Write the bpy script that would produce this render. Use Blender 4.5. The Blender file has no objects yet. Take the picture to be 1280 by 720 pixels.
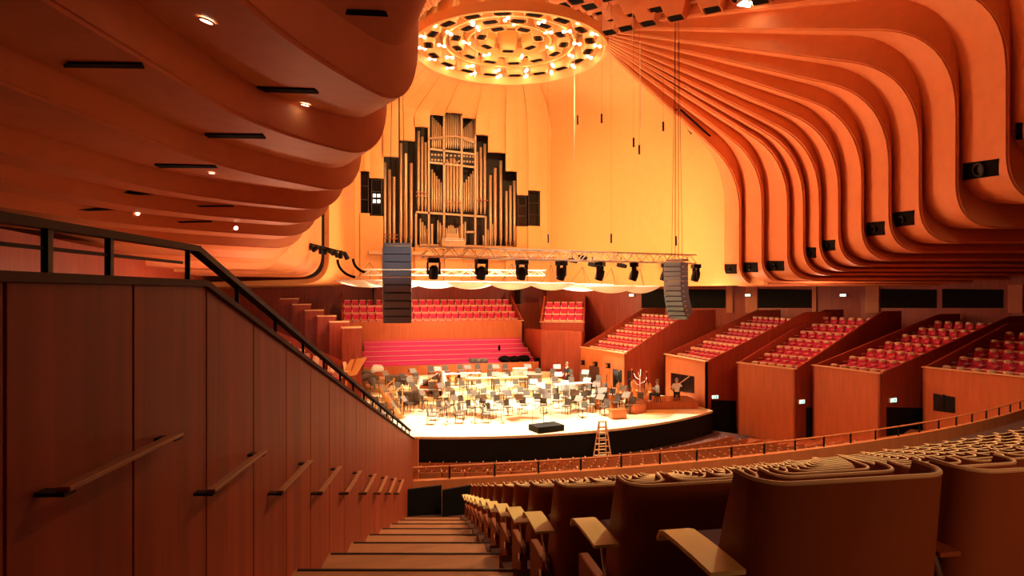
import bpy, bmesh, math, random
from mathutils import Vector, Matrix
from mathutils.bvhtree import BVHTree
from mathutils.geometry import interpolate_bezier
R = math.radians
random.seed(7)
COL = bpy.context.scene.collection
YAW = R(16.0); CX, SX = math.cos(YAW), math.sin(YAW)
EYE = Vector((-11.0, 0.0, 0.0)); F = 800.0; HX, HY = 640.0, 366.0

# ------------------------------------------------------------ places
def C(X, D, z=0.0):                    # X to the right of the view, D ahead of it -> hall coordinates
    return Vector((EYE.x + X*CX + D*SX, EYE.y - X*SX + D*CX, z))
def ray(px, py):
    d = C((px-HX)/F, 1.0, (HY-py)/F); d.x -= EYE.x; d.y -= EYE.y
    return d
def onD(px, py, D): return EYE + ray(px, py)*D
def onx(px, py, x): r = ray(px, py); return EYE + r*((x-EYE.x)/r.x)
def ony(px, py, y): r = ray(px, py); return EYE + r*(y/r.y)
def onz(px, py, z): r = ray(px, py); return EYE + r*(z/r.z)
def hallpx(p):                         # hall point -> picture column
    u, v = p[0]-EYE.x, p[1]-EYE.y
    X, D = u*CX - v*SX, u*SX + v*CX
    return (HX + F*X/D) if D > .05 else (-9999 if X < 0 else 9999), D

# ------------------------------------------------------------ materials
def srgb(r, g, b):
    f = lambda c: (c/255/12.92) if c/255 <= .04045 else ((c/255+.055)/1.055)**2.4
    return (f(r), f(g), f(b), 1)
MATS = {}
def mat(name, col, rough=.5, metal=0.0, grain=0.0, gscale=(3, 3, .3), emit=None, estr=0, spec=.5, bump=0.0):
    m = bpy.data.materials.new(name); m.use_nodes = True
    nt = m.node_tree; b = nt.nodes['Principled BSDF']
    b.inputs['Base Color'].default_value = col
    b.inputs['Roughness'].default_value = rough; b.inputs['Metallic'].default_value = metal
    b.inputs['Specular IOR Level'].default_value = spec
    if grain:
        tc = nt.nodes.new('ShaderNodeTexCoord'); mp = nt.nodes.new('ShaderNodeMapping')
        mp.inputs['Scale'].default_value = gscale
        n = nt.nodes.new('ShaderNodeTexNoise'); n.inputs['Scale'].default_value = 4; n.inputs['Detail'].default_value = 5
        n.inputs['Roughness'].default_value = .6
        r = nt.nodes.new('ShaderNodeValToRGB')
        r.color_ramp.elements[0].position = .3; r.color_ramp.elements[1].position = .7
        r.color_ramp.elements[0].color = tuple(c*(1-grain) for c in col[:3]) + (1,)
        r.color_ramp.elements[1].color = tuple(min(1, c*(1+grain)) for c in col[:3]) + (1,)
        nt.links.new(tc.outputs['Object'], mp.inputs[0]); nt.links.new(mp.outputs[0], n.inputs['Vector'])
        nt.links.new(n.outputs['Fac'], r.inputs[0]); nt.links.new(r.outputs[0], b.inputs['Base Color'])
        if bump:
            bp = nt.nodes.new('ShaderNodeBump'); bp.inputs['Strength'].default_value = bump
            nt.links.new(n.outputs['Fac'], bp.inputs['Height']); nt.links.new(bp.outputs[0], b.inputs['Normal'])
    if emit:
        b.inputs['Emission Color'].default_value = emit; b.inputs['Emission Strength'].default_value = estr
    MATS[name] = m; return m
M_BIRCH = mat('birch_ply', (.74, .28, .11, 1), .55, grain=.05, gscale=(.5, .5, .5), spec=.25)  # white birch; the reddish lamp tint is put into the colour
M_WALLB = mat('birch_wall', (.80, .42, .15, 1), .5, grain=.04, gscale=(.4, .4, .4), spec=.3)  # same birch, with the yellow warmth of stage light put into the colour
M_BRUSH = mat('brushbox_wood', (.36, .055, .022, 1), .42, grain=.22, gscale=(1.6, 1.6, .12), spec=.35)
M_BRUSHL = mat('brushbox_lit_front', (.60, .17, .055, 1), .45, grain=.12, gscale=(1.2, 1.2, .15), spec=.35)  # lighter brushbox; lit look of the box fronts put into the colour
M_PANEL = mat('brushbox_panel', (.30, .046, .014, 1), .5, grain=.3, gscale=(2.2, 2.2, .10), spec=.22)
M_PANCAP = mat('dark_cap', (.05, .014, .007, 1), .7, grain=.2, gscale=(1, 1, 1))
M_FLOOR = mat('brown_floor', (.36, .13, .05, 1), .45, grain=.15, gscale=(.4, 3, 1))
M_NOSE = mat('step_nosing', (.03, .012, .008, 1), .5)
M_DARKFL = mat('carpet_dark', (.10, .03, .018, 1), .9, grain=.2, gscale=(2, 2, 2))
M_STAGE = mat('stage_boards', (.88, .64, .36, 1), .4, grain=.08, gscale=(6, .25, 1))
M_BLACK = mat('black_paint', (.006, .004, .003, 1), .9, spec=.1)
M_BLACKM = mat('black_metal', (.008, .006, .005, 1), .5, spec=.2)
M_GREYM = mat('grey_metal', (.28, .26, .23, 1), .4, metal=.6)
M_GLASSD = mat('dark_glass', (.006, .006, .007, 1), .15)
M_BACKSH = mat('chair_shell_wood', (.30, .072, .020, 1), .45, grain=.12, gscale=(.8, .8, .25), spec=.3)
M_RIM = mat('pale_birch_rim', (.88, .55, .27, 1), .4, spec=.4)
M_ARM = mat('pale_birch_arm', (.90, .68, .24, 1), .38, grain=.08, gscale=(4, .6, 1), spec=.4)
M_CHROME = mat('chrome', (.75, .70, .62, 1), .18, metal=1)
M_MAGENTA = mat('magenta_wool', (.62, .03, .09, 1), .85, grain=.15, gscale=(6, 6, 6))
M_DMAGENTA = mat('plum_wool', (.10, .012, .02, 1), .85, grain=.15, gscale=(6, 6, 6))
M_ROSE = mat('rose_wool', (.72, .045, .20, 1), .8, grain=.12, gscale=(4, 4, 4))
M_PALE = mat('pale_headrest', (.80, .55, .34, 1), .5)
M_PIPE = mat('organ_tin', (.62, .44, .27, 1), .32, metal=.55, grain=.06, gscale=(2, 2, 2))
M_PIPED = mat('organ_dark', (.035, .014, .006, 1), .6)
M_CASE = mat('organ_case', (.62, .40, .22, 1), .4, grain=.08, gscale=(2, 2, .3))
M_PETAL = mat('petal_acrylic', (.92, .86, .72, 1), .3, spec=.5)
M_TRUSS = mat('truss_aluminium', (.80, .70, .55, 1), .3, metal=.3)
M_ARRAY = mat('array_grille', (.15, .20, .235, 1), .55, grain=.1, gscale=(12, 12, 12))
M_STAGEBLK = mat('stage_skirt', (.010, .007, .005, 1), .8, grain=.2, gscale=(1, 1, 1), spec=.15)
M_WHITE = mat('white_cloth', (.85, .82, .75, 1), .6)
M_SHIRTB = mat('pale_blue_cloth', (.50, .66, .80, 1), .7)
M_TROUS = mat('dark_trousers', (.02, .02, .025, 1), .8)
M_SKIN = mat('skin', (.62, .34, .22, 1), .5)
M_HAIR = mat('hair', (.30, .22, .15, 1), .7)
M_CELLO = mat('varnished_wood', (.42, .12, .03, 1), .25, grain=.15, gscale=(3, 3, .5))
M_GREYC = mat('grey_stacker', (.14, .12, .10, 1), .7)
M_TAUPE = mat('taupe_cloth', (.22, .16, .12, 1), .8)
M_COPPER = mat('copper', (.75, .35, .16, 1), .25, metal=.9)
M_BULB = mat('lamp_glow', (1, .8, .5, 1), .3, emit=(1, .82, .50, 1), estr=14)
M_DOWN = mat('downlight_glow', (1, .9, .7, 1), .3, emit=(1, .88, .66, 1), estr=9)
M_EXIT = mat('exit_glow', (.8, 1, .9, 1), .4, emit=(.62, 1, .82, 1), estr=1.6)
M_EXITM = mat('exit_green', (.0, .25, .1, 1), .4, emit=(0, .35, .15, 1), estr=.8)
M_WINLIT = mat('booth_lamp', (1, .95, .85, 1), .4, emit=(1, .95, .85, 1), estr=2.5)
M_YBOARD = mat('yellow_board', (.85, .45, .12, 1), .5)

# ------------------------------------------------------------ mesh kit
class MB:
    def __init__(s): s.v = []; s.f = []; s.m = []
    def add(s, vs, fs, mi=0):
        o = len(s.v); s.v += [tuple(p) for p in vs]
        for f in fs: s.f.append(tuple(i+o for i in f)); s.m.append(mi)
    def box(s, c, size, rz=0.0, mi=0, taper=1.0, M=None):
        x, y, z = [q/2 for q in size]; vs = []
        for k, (a, b, d) in enumerate([(-1,-1,-1),(1,-1,-1),(1,1,-1),(-1,1,-1),(-1,-1,1),(1,-1,1),(1,1,1),(-1,1,1)]):
            t = taper if d > 0 else 1.0
            vs.append(Vector((a*x*t, b*y*t, d*z)))
        m = M if M is not None else Matrix.Rotation(rz, 3, 'Z')
        s.add([Vector(c) + m @ p for p in vs], [(0,3,2,1),(4,5,6,7),(0,1,5,4),(1,2,6,5),(2,3,7,6),(3,0,4,7)], mi)
    def hexa(s, a, b, mi=0):           # two quads with the same winding
        n = len(a)
        fs = [tuple(range(n))[::-1], tuple(range(n, 2*n))] + [(i, (i+1) % n, n+(i+1) % n, n+i) for i in range(n)]
        s.add(list(a)+list(b), fs, mi)
    def prism(s, poly, z0, z1, mi=0): s.hexa([(p[0], p[1], z0) for p in poly], [(p[0], p[1], z1) for p in poly], mi)
    def bar(s, p, q, w, h=None, mi=0, up=(0, 0, 1)):
        p, q = Vector(p), Vector(q); h = h or w; d = (q-p).normalized(); u = Vector(up)
        if abs(d.dot(u)) > .98: u = Vector((1, 0, 0))
        a = d.cross(u).normalized()*(w/2); b = a.cross(d).normalized()*(h/2)
        s.hexa([p-a-b, p+a-b, p+a+b, p-a+b], [q-a-b, q+a-b, q+a+b, q-a+b], mi)
    def tube(s, path, r, n=8, mi=0, cap=True):
        path = [Vector(p) for p in path]; rings = []; prev = None
        for i, p in enumerate(path):
            d = (path[min(i+1, len(path)-1)] - path[max(i-1, 0)]).normalized()
            if prev is None:
                u = Vector((0, 0, 1)) if abs(d.z) < .9 else Vector((1, 0, 0)); a = d.cross(u).normalized()
            else: a = (prev - d*prev.dot(d)).normalized()
            prev = a; b = d.cross(a); rr = r[i] if isinstance(r, (list, tuple)) else r
            rings.append([p + (a*math.cos(t*2*math.pi/n) + b*math.sin(t*2*math.pi/n))*rr for t in range(n)])
        vs = [q for rg in rings for q in rg]; fs = []
        for i in range(len(rings)-1):
            for j in range(n): fs.append((i*n+j, i*n+(j+1) % n, (i+1)*n+(j+1) % n, (i+1)*n+j))
        if cap: fs += [tuple(range(n))[::-1], tuple(range((len(rings)-1)*n, len(rings)*n))]
        s.add(vs, fs, mi)
    def lathe(s, prof, c=(0, 0, 0), n=16, mi=0, axis=None, cap=True):
        vs = []; fs = []; c = Vector(c); m = axis or Matrix.Identity(3)
        for r, z in prof:
            for j in range(n):
                t = j*2*math.pi/n; vs.append(c + m @ Vector((r*math.cos(t), r*math.sin(t), z)))
        for i in range(len(prof)-1):
            for j in range(n): fs.append((i*n+j, i*n+(j+1) % n, (i+1)*n+(j+1) % n, (i+1)*n+j))
        if cap: fs += [tuple(range(n))[::-1], tuple(range((len(prof)-1)*n, len(prof)*n))]
        s.add(vs, fs, mi)
    def strips(s, rows, mi=0):
        for a, b in zip(rows[:-1], rows[1:]): s.grid([a, b], mi)
    def grid(s, rows, mi=0):
        n = len(rows[0]); vs = [p for r in rows for p in r]; fs = []
        for i in range(len(rows)-1):
            for j in range(n-1): fs.append((i*n+j, i*n+j+1, (i+1)*n+j+1, (i+1)*n+j))
        s.add(vs, fs, mi)
    def build(s, name, m, parent=None, smooth=False, loc=None, rz=0.0, solid=0.0, bevel=0.0, label=None, offset=0.0, angle=35):
        me = bpy.data.meshes.new(name); me.from_pydata([tuple(p) for p in s.v], [], s.f)
        for k in (m if isinstance(m, (list, tuple)) else [m]): me.materials.append(k)
        for p, k in zip(me.polygons, s.m): p.material_index = k
        if smooth:
            for p in me.polygons: p.use_smooth = True
            me.update()
            if not solid: me.set_sharp_from_angle(angle=R(angle))
        me.update()
        o = bpy.data.objects.new(name, me); COL.objects.link(o)
        if loc is not None: o.location = loc
        o.rotation_euler.z = rz
        if parent: o.parent = parent
        if solid: md = o.modifiers.new('thick', 'SOLIDIFY'); md.thickness = solid; md.offset = offset
        if smooth and solid: es = o.modifiers.new('crisp', 'EDGE_SPLIT'); es.split_angle = R(min(angle, 32)); es.use_edge_sharp = False
        if bevel: md = o.modifiers.new('bevel', 'BEVEL'); md.width = bevel; md.segments = 2; md.limit_method = 'ANGLE'
        if label: o['label'] = label
        return o
def tag(o, label, cat, group=None, kind=None):
    o['label'] = label; o['category'] = cat
    if group: o['group'] = group
    if kind: o['kind'] = kind
    return o
def struct(o, label=None):
    o['kind'] = 'structure'
    if label: o['label'] = label
    return o
def thing(name, label, cat, loc=(0, 0, 0), rz=0.0, group=None):
    o = bpy.data.objects.new(name, None); COL.objects.link(o); o.location = loc; o.rotation_euler.z = rz
    o.empty_display_size = .1
    return tag(o, label, cat, group)
KIDS = {}
def copy_tree(o, parent=None):
    c = o.copy(); COL.objects.link(c)
    if parent: c.parent = parent
    for ch in o.children: copy_tree(ch, c)
    return c
def put(o, loc, rz, label=None, group=None):
    o.location = loc; o.rotation_euler.z = rz
    if label: o['label'] = label
    if group: o['group'] = group
    return o
def fillet(pts, rad, nseg=8, nstraight=6):
    """polyline with rounded inner corners, always the same number of samples"""
    pts = [Vector(p) for p in pts]; out = []; cur = pts[0]
    for i in range(1, len(pts)-1):
        a, b, c = pts[i-1], pts[i], pts[i+1]; r = rad[i-1]
        u, v = (a-b), (c-b); r = min(r, u.length*.48, v.length*.48)
        p, q = b+u.normalized()*r, b+v.normalized()*r
        for k in range(nstraight): out.append(cur.lerp(p, k/nstraight))
        for k in range(nseg):
            t = k/nseg; out.append(p.lerp(b, t).lerp(b.lerp(q, t), t))
        cur = q
    for k in range(nstraight+1): out.append(cur.lerp(pts[-1], k/nstraight))
    return out
def bvh_of(objs):
    vs, fs = [], []
    for o in objs:
        k = len(vs); me = o.data
        mw = Matrix.LocRotScale(o.location, o.rotation_euler, None)
        vs += [mw @ v.co for v in me.vertices]; fs += [tuple(i+k for i in p.vertices) for p in me.polygons]
    return BVHTree.FromPolygons(vs, fs)
def hit(bvh, px, py):
    loc, n, i, d = bvh.ray_cast(EYE, ray(px, py).normalized())
    if loc is None: return None, None
    if n.dot(loc-EYE) > 0: n = -n
    return loc, n
def flush(bvh, quad, depth=.06, back=.03):
    """a thin box fitted to a surface whose corners lie at the four picture points"""
    cx, cy = sum(q[0] for q in quad)/4, sum(q[1] for q in quad)/4
    c, ns = hit(bvh, cx, cy)
    if c is None: return None
    for q in quad:                     # average the normal over the patch
        p, n = hit(bvh, cx+(q[0]-cx)*.6, cy+(q[1]-cy)*.6)
        if p is not None and (p-c).length < 1.5: ns = ns+n
    ns.normalize(); ps = []
    for q in quad:
        r = ray(*q); ps.append(EYE+r*((c-EYE).dot(ns)/r.dot(ns)))
    mb = MB()
    mb.hexa([p-ns*back for p in ps], [p+ns*depth for p in ps]); return mb
# ============================================================ shells of the ceiling
K = Vector((1.0, 42.5, 18.2))
def fold_R(sx, sy, sD, px, yt, yb, xw, r1=2.6, r2=1.5, outx=24.0):
    n = onx(px, yt, xw); b = onx(px, yb, xw)
    out = Vector((outx, n.y-3.0, 0.0)); pxo, Do = hallpx(out); out.z = (HY-yb)/F*Do
    return fillet([onD(sx, sy, sD), n, b, out], [r1, r2], 10, 7)
# picture column of the far and near edge, height of the bend, foot
RW = [  # L, yL, R, yR, yb
 (905, 203, 925, 190, 357), (928, 190, 953, 184, 354), (956, 186, 985, 180, 350), (988, 190, 1005, 183, 344), (1007, 182, 1025, 172, 339),
 (1027, 166, 1049, 157, 333), (1051, 146, 1078, 136, 326), (1080, 122, 1112, 114, 316), (1115, 92, 1150, 84, 304), (1153, 46, 1196, 38, 285),
 (1199, -12, 1259, -24, 254), (1263, -90, 1340, -105, 205)]
N = len(RW); ceilings = []
prevR = None
for i, (L, yL, Rr, yR, yb) in enumerate(RW):
    t = i/(N-1)
    sx, sy = 757-2*t, 63-32*t
    r1 = 2.2+1.2*t; r2 = 1.3+.5*t
    a = fold_R(sx, sy, 43-.5*t, L, yL, yb, 12.75, r1, r2)
    sl = (yL-sy)/(L-sx); yR = yL+sl*(Rr-L)-(6+4*t)
    b = fold_R(sx+2.0, sy-2.0, 42.8-.5*t, Rr, yR, yb-1, 12.35, r1, r2)
    rows = ([prevR] if prevR else []) + [a, b]
    mb = MB(); mb.grid(rows)
    o = struct(mb.build('ceiling', M_BIRCH, smooth=True, solid=.12, offset=0, angle=13)); ceilings.append(o)
    prevR = b
# left shells, seen from below: cam-space (outer X at D=3, kink X, kink D, nose X, nose D), lower z, riser height, top z
LW = [
 ((-3.55, 2.0), (-3.2, 9.0),  (-1.90, 12.6), 3.55, .75, 13.5),
 ((-5.6, 2.0), (-5.3, 13.2), (-3.30, 16.6), 3.45, .72, 14.0),
 ((-7.9, 2.0),  (-7.2, 15.8), (-4.80, 20.2), 3.12, .55, 14.5),
 ((-10.8, 2.5), (-9.3, 18.0), (-5.70, 21.8), 2.78, .50, 14.5),
 ((-12.6, 5.0), (-10.6, 19.5), (-6.60, 23.4), 2.50, .40, 14.5),
 ((-14.0, 8.0), (-12.0, 21.0), (-7.65, 25.2), 2.20, .36, 14.5),
 ((-15.5, 10.0), (-13.2, 22.8), (-8.85, 27.4), 1.90, .33, 14.5),
 ((-17.0, 12.0), (-14.6, 24.5), (-10.15, 29.6), 1.55, .30, 14.5),
 ((-19.0, 14.0), (-16.0, 26.5), (-11.35, 31.6), 1.18, .28, 14.5),
 ((-22.0, 20.0), (-17.0, 32.0), (-11.70, 36.0), 1.10, .12, 12.5),
 ((-23.0, 24.0), (-18.0, 35.0), (-11.90, 38.2), 1.05, .12, 12.5),
 ((-24.0, 27.0), (-18.0, 37.5), (-12.05, 40.3), 1.0, .12, 12.5)]
prev = None
for i, (o0, k0, n0, zb, rh, zt) in enumerate(LW):
    t = i/(len(LW)-1); az = R(-150-34*t)        # where the fold leaves the crown
    st = Vector((K.x+6.3*math.cos(az), K.y+6.3*math.sin(az), K.z-.2))
    sx = st.x
    def path(dx, dd, dz, z):
        nz = C(n0[0]+dx, n0[1]+dd, z+dz)
        return fillet([st+Vector((dx*.2, dd*.2, dz*.1)), C(n0[0]+dx, n0[1]+dd, zt), nz, C(k0[0]+dx*.4, k0[1], z+dz), C(o0[0]+dx*.4, o0[1], z+dz)], [3.0, 1.5, 3.0], 10, 7)
    w = .10 if i < 9 else .03
    f = path(w, -.5 if i < 9 else -.22, rh, zb); e = path(0, 0, 0, zb)
    if i == 0:
        g = path(1.5, -1.6, 3.2, zb); rows = [g, f, e]
    else: rows = [prev, f, e]
    mb = MB(); mb.grid(rows)
    ceilings.append(struct(mb.build('ceiling', M_BIRCH, smooth=True, solid=.12, offset=0, angle=13)))
    prev = e
last_left = prev
SHELL = bvh_of(ceilings)
# high ceiling field between crown and the rear of the hall, and above the stage
mb = MB(); rows = []
for j in range(25):
    az = R(-172+j*172/24)
    rows.append([Vector((K.x+r*math.cos(az), K.y+r*math.sin(az), z+(.25 if j % 2 else 0))) for r, z in ((6.4, 18.9), (9, 18.9), (14, 18.6), (24, 17.2), (34, 15.8))])
mb.grid(rows); struct(mb.build('ceiling', M_BIRCH, smooth=False, solid=.2))
mb = MB(); mb.lathe([(6.6, 19.0), (6.6, 19.5), (.01, 19.6)], (K.x, K.y, 0), 48); struct(mb.build('ceiling', M_WALLB, smooth=True))

# ============================================================ organ wall, fluted columns
YO = 54.0
def zat(px, py, y=YO): return ony(px, py, y).z
def crown_pt(p, r=6.4, z=18.4):
    d = Vector((p.x-K.x, p.y-K.y, 0)).normalized(); return Vector((K.x+d.x*r, K.y+d.y*r, z))
#        left, right, openings (top, bottom) in the picture
COLS = [(437, 450, None), (450, 462, (215, 267)), (462, 479, (223, 270)), (479, 498, (197, 309)), (498, 518, (176, 309)), (518, 536, (160, 309)),
 (536, 555, (142, 309)), (555, 577, (128, 309)), (577, 594, (148, 309)), (594, 610, (170, 309)), (610, 631, (191, 309)), (631, 646, (215, 309)),
 (646, 659, (244, 283)), (659, 675, (239, 283)), (675, 690, None)]
for j, (a, b, op) in enumerate(COLS):
    dy = (.0, -.28)[j % 2]
    A, B = ony(a, 300, YO), ony(b, 300, YO)
    zt = 15.2; zlow = zat(a, 356)
    def colpath(P, ztop_open, yy):
        Q = Vector((P.x, yy, 0))
        return fillet([crown_pt(Q), Vector((Q.x, Q.y, zt)), Vector((Q.x, Q.y, ztop_open))], [3.2], 8, 6)
    zo = zat((a+b)/2, op[0]) if op else zlow
    mb = MB(); e1 = colpath(A, zo, YO+dy); e2 = colpath(B, zo, YO+dy)
    m1 = [(p.lerp(q, .5)) + Vector((0, -.12, 0)) for p, q in zip(e1, e2)]
    mb.grid([e1, m1, e2])
    struct(mb.build('wall_back', M_WALLB, smooth=True, solid=.3, offset=0, angle=30))
    if op:
        z1 = zat((a+b)/2, op[1]); mb = MB()
        mb.hexa([(A.x, YO+dy, zlow), (B.x, YO+dy, zlow), (B.x, YO+dy, z1), (A.x, YO+dy, z1)], [(A.x, YO+.6, zlow), (B.x, YO+.6, zlow), (B.x, YO+.6, z1), (A.x, YO+.6, z1)])
        struct(mb.build('wall_back', M_WALLB))
# dark windows of the booths beside the organ
nwin = 0
for a, b, y0, y1, lit in ((450.5, 461, 215, 267, 0), (464, 477.5, 224, 270, 1), (647, 658, 244, 283, 0), (660.5, 674, 239, 283, 0)):
    A, B = ony(a, y0, YO+.35), ony(b, y1, YO+.35); nwin += 1
    mb = MB(); mb.box(((A.x+B.x)/2, YO+.5, (A.z+B.z)/2), (B.x-A.x+.3, .1, A.z-B.z+.5))
    w = struct(mb.build('window_%d' % nwin, M_GLASSD), 'dark narrow control booth window beside the organ')
    mb = MB(); W = B.x-A.x; H = A.z-B.z; cx = (A.x+B.x)/2; cz = (A.z+B.z)/2
    for sx in (-1, 1): mb.box((cx+sx*W*.46, YO+.38, cz), (.07, .12, H))
    for q in (-.5, -.17, .17, .5): mb.box((cx, YO+.38, cz+q*H*.97), (W*.9, .10, .06))
    mb.build('window_frame', M_PIPED, w)
    if lit:
        mb = MB()
        for sx in (-.2, .2):
            for sz in (-.16, .10): mb.box((cx+sx*W, YO+.40, cz+sz*H*.6), (W*.26, .04, H*.09))
        mb.build('lit_pane', M_WINLIT, w, label='small white lit panes')
# dark recess around the organ
A, B = ony(479, 300, YO), ony(646, 300, YO)
mb = MB(); ox0, ox1 = A.x, B.x
mb.box(((ox0+ox1)/2, YO+2.6, 10), (ox1-ox0+3, .2, 22)); mb.box((ox0-.6, YO+1.6, 10), (.2, 2, 22)); mb.box((ox1+.6, YO+1.6, 10), (.2, 2, 22))
struct(mb.build('wall_organ_recess', M_PIPED))

# ============================================================ right wall beside the stage
mb = MB(); rows = []
wp = [(688, YO-.05), (705, 52.2), (720, 50.5)]
pts = [Vector((ony(690, 300, YO).x, YO-.1, 0)), Vector((9.4, 51.0, 0)), Vector((10.6, 47.0, 0)), Vector((11.6, 42.5, 0)), Vector((12.5, 37.5, 0)), Vector((13.0, 34.4, 0)), Vector((13.4, 31.5, 0))]
for k, p in enumerate(pts):
    rows.append(fillet([crown_pt(p, 6.4, 18.6), Vector((p.x, p.y, 15.6)), Vector((p.x, p.y, .45))], [2.2], 8, 6))
mb.grid(rows); wr = struct(mb.build('wall_right', M_WALLB, smooth=True, solid=.3, offset=1, angle=60))
mb = MB()
for k in (1, 3, 4):                     # fine seams of the plywood
    p = pts[k]; mb.box((p.x-.02, p.y-.02, 7.5), (.05, .05, 14))
mb.build('trim_1', M_CELLO)['kind'] = 'structure'
# left return between the last left shell and the organ wall
mb = MB(); a0 = ony(437, 300, YO)
rows = [fillet([crown_pt(Vector((q[0], q[1], 0))), Vector((q[0], q[1], 14.5)), Vector((q[0], q[1], .9)), Vector((q[0]-9.5, q[1]+.5, .55))], [2.5, 1.3], 8, 6)
        for q in ((a0.x+.05, YO), (-9.6, 50.5), (-10.2, 46.5), (-11.25, 42.35))]
mb.grid(rows); struct(mb.build('wall_left', M_WALLB, smooth=True, solid=.3, offset=-1, angle=60))

# ============================================================ crown of rings over the stage
crown = thing('chandelier', 'large round plywood ceiling crown with rings of scoops and lit bulbs above the stage', 'chandelier', (K.x, K.y, 16.6))
def ringband(r, z0, z1, w=.14, n=64):
    mb = MB(); mb.lathe([(r, z0), (r+w*.3, z1), (r-w, z1), (r-w, z0), (r, z0)], (0, 0, 0), n, cap=False); return mb
ringband(6.75, -.1, .5, .22).build('outer_hoop', M_WALLB, crown, smooth=True)
ringband(4.55, .55, 1.15, .16).build('middle_hoop', M_WALLB, crown, smooth=True)
ringband(2.9, .7, 1.3, .14).build('inner_hoop', M_WALLB, crown, smooth=True)
def scoop(w, d, h):
    """plywood scoop: wide rounded belly outside, open slot underneath"""
    mb = MB(); rows = []
    for k in range(9):
        t = k/8; z = h*(1-t); bulge = math.sin(t*math.pi*.5)
        ww = w*(1-.28*t*t); dd = d*(.55+.45*bulge)*(1-.25*max(0, t-.75)*4)
        rg = []
        for j in range(17):
            a = math.pi*2*j/16; c, s_ = math.cos(a), math.sin(a)
            e = .55; rg.append(Vector((math.copysign(abs(c)**e, c)*ww/2, math.copysign(abs(s_)**e, s_)*dd/2, z)))
        rows.append(rg)
    mb.grid(rows); return mb
cells = []
for rr, n, w, h, z in ((5.55, 18, 1.6, 1.5, .25), (3.75, 13, 1.5, 1.45, .55), (2.0, 7, 1.4, 1.4, .8)):
    for k in range(n):
        a = 2*math.pi*(k+.5)/n
        o = scoop(w, .95, h).build('scoop', M_WALLB, crown, smooth=True, solid=.05)
        o.location = (rr*math.cos(a), rr*math.sin(a), z); o.rotation_euler.z = a+math.pi/2
        s_ = MB(); s_.box((0, 0, .02), (w*.5, .34, .05)); q = s_.build('slot', M_BLACK, o)
def bulb_pair():
    mb = MB()
    for sx in (-.20, .20): mb.lathe([(.02, .10), (.09, .07), (.12, 0), (.09, -.07), (.02, -.10)], (sx, 0, 0), 10)
    mb.box((0, 0, 0), (.24, .05, .04))
    return mb
nb = 0
for rr, n, z in ((6.05, 18, .35), (4.65, 13, .3), (3.0, 7, .75)):
    for k in range(n):
        a = 2*math.pi*(k+.1)/n
        o = bulb_pair().build('lamp', M_BULB, crown, smooth=True); o.location = (rr*math.cos(a), rr*math.sin(a), z); o.rotation_euler.z = a+.5; nb += 1
# hanging acoustic nozzles beside the crown
def nozzle():
    mb = MB(); rows = []
    for k, (w, z) in enumerate(((.80, 1.6), (.78, 1.1), (.72, .7), (.55, .25), (.44, 0))):
        rows.append([Vector((w*c, w*s_, z)) for c, s_ in ((-1,-1),(0,-1.08),(1,-1),(1.08,0),(1,1),(0,1.08),(-1,1),(-1.08,0),(-1,-1))])
    mb.grid(rows); return mb
def nozzle_thing(p, rz, label, group):
    t = thing('ceiling_nozzle', label, 'ceiling nozzle', p, rz, group)
    nozzle().build('housing', M_BIRCH, t, smooth=True, solid=.04, angle=25)
    s_ = MB(); s_.box((0, 0, .03), (.70, .70, .04)); s_.build('opening', M_BLACK, t)
    return t
proto = None; NZL = 'small square plywood nozzle with black opening on ceiling field right of crown'
for (nx, ny) in ((703, 8), (719, 17), (735, 24), (748, 32), (761, 41), (720, 2), (737, 9), (753, 18), (769, 27), (783, 36), (760, -2), (777, 8), (793, 20), (810, 30), (803, -1), (821, 13), (845, 23), (825, 8), (861, 2), (890, 13), (865, -9), (905, -12), (840, -12), (782, -10), (925, -2), (950, 2)):
    z = 17.6; p = onz(nx, ny, z)
    h_, _n = hit(SHELL, nx, ny)
    if h_ is not None and (h_-EYE).length < (p-EYE).length: p = EYE+(h_-EYE)*.972
    if proto is None: proto = nozzle_thing(p, R(45), NZL, 'nozzles on the ceiling field right of the crown')
    else:
        c = copy_tree(proto); put(c, p, R(45))
# one bright floodlight tucked between shell and nozzles
p = onz(936, 6, 17.0); h_, _n = hit(SHELL, 936, 6); p = p if h_ is None else EYE+(h_-EYE)*.98; t = thing('floodlight', 'bright white floodlight up at the edge of the topmost right ceiling shell', 'light', p)
mb = MB(); mb.box((0, 0, .25), (.9, .7, .4)); mb.build('housing', M_GREYM, t, bevel=.04)
mb = MB(); mb.box((-.15, 0, .02), (.7, .5, .05)); mb.build('lens', M_BULB, t)

# ============================================================ slots, downlights and wing ports
SL = [((395, 8), (478, 13), (481, 20), (401, 16)), ((85, 73), (178, 73), (181, 79), (80, 78)), ((321, 105), (394, 107), (399, 112), (328, 110)), ((256, 164), (329, 164), (333, 169), (261, 168)),
      ((193, 202), (269, 203), (272, 206), (200, 206)), ((138, 238), (213, 237), (217, 240), (143, 241)), ((62, 261), (152, 258), (158, 260), (68, 263)), ((243, 256), (299, 256), (302, 258), (248, 258)), ((218, 276), (266, 275), (269, 277), (222, 278))]
SLN = ['nearest above the hall edge', 'in the darkest fold near the left corner', 'beside the second shell lip', 'below the long pale riser', 'fourth along the row', 'fifth along the row', 'long one above the handrail', 'small far one', 'farthest one above the rail bend']
for q, nm in zip(SL, SLN):
    mb = flush(SHELL, q, .085, .0)
    if mb:
        tag(mb.build('air_slot', M_BLACK), 'black air slot in left ceiling soffit, '+nm, 'vent')
DL = [(260, 20), (382, 127), (265, 213), (170, 266), (294, 284), (120, 318), (110, 328)]
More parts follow.
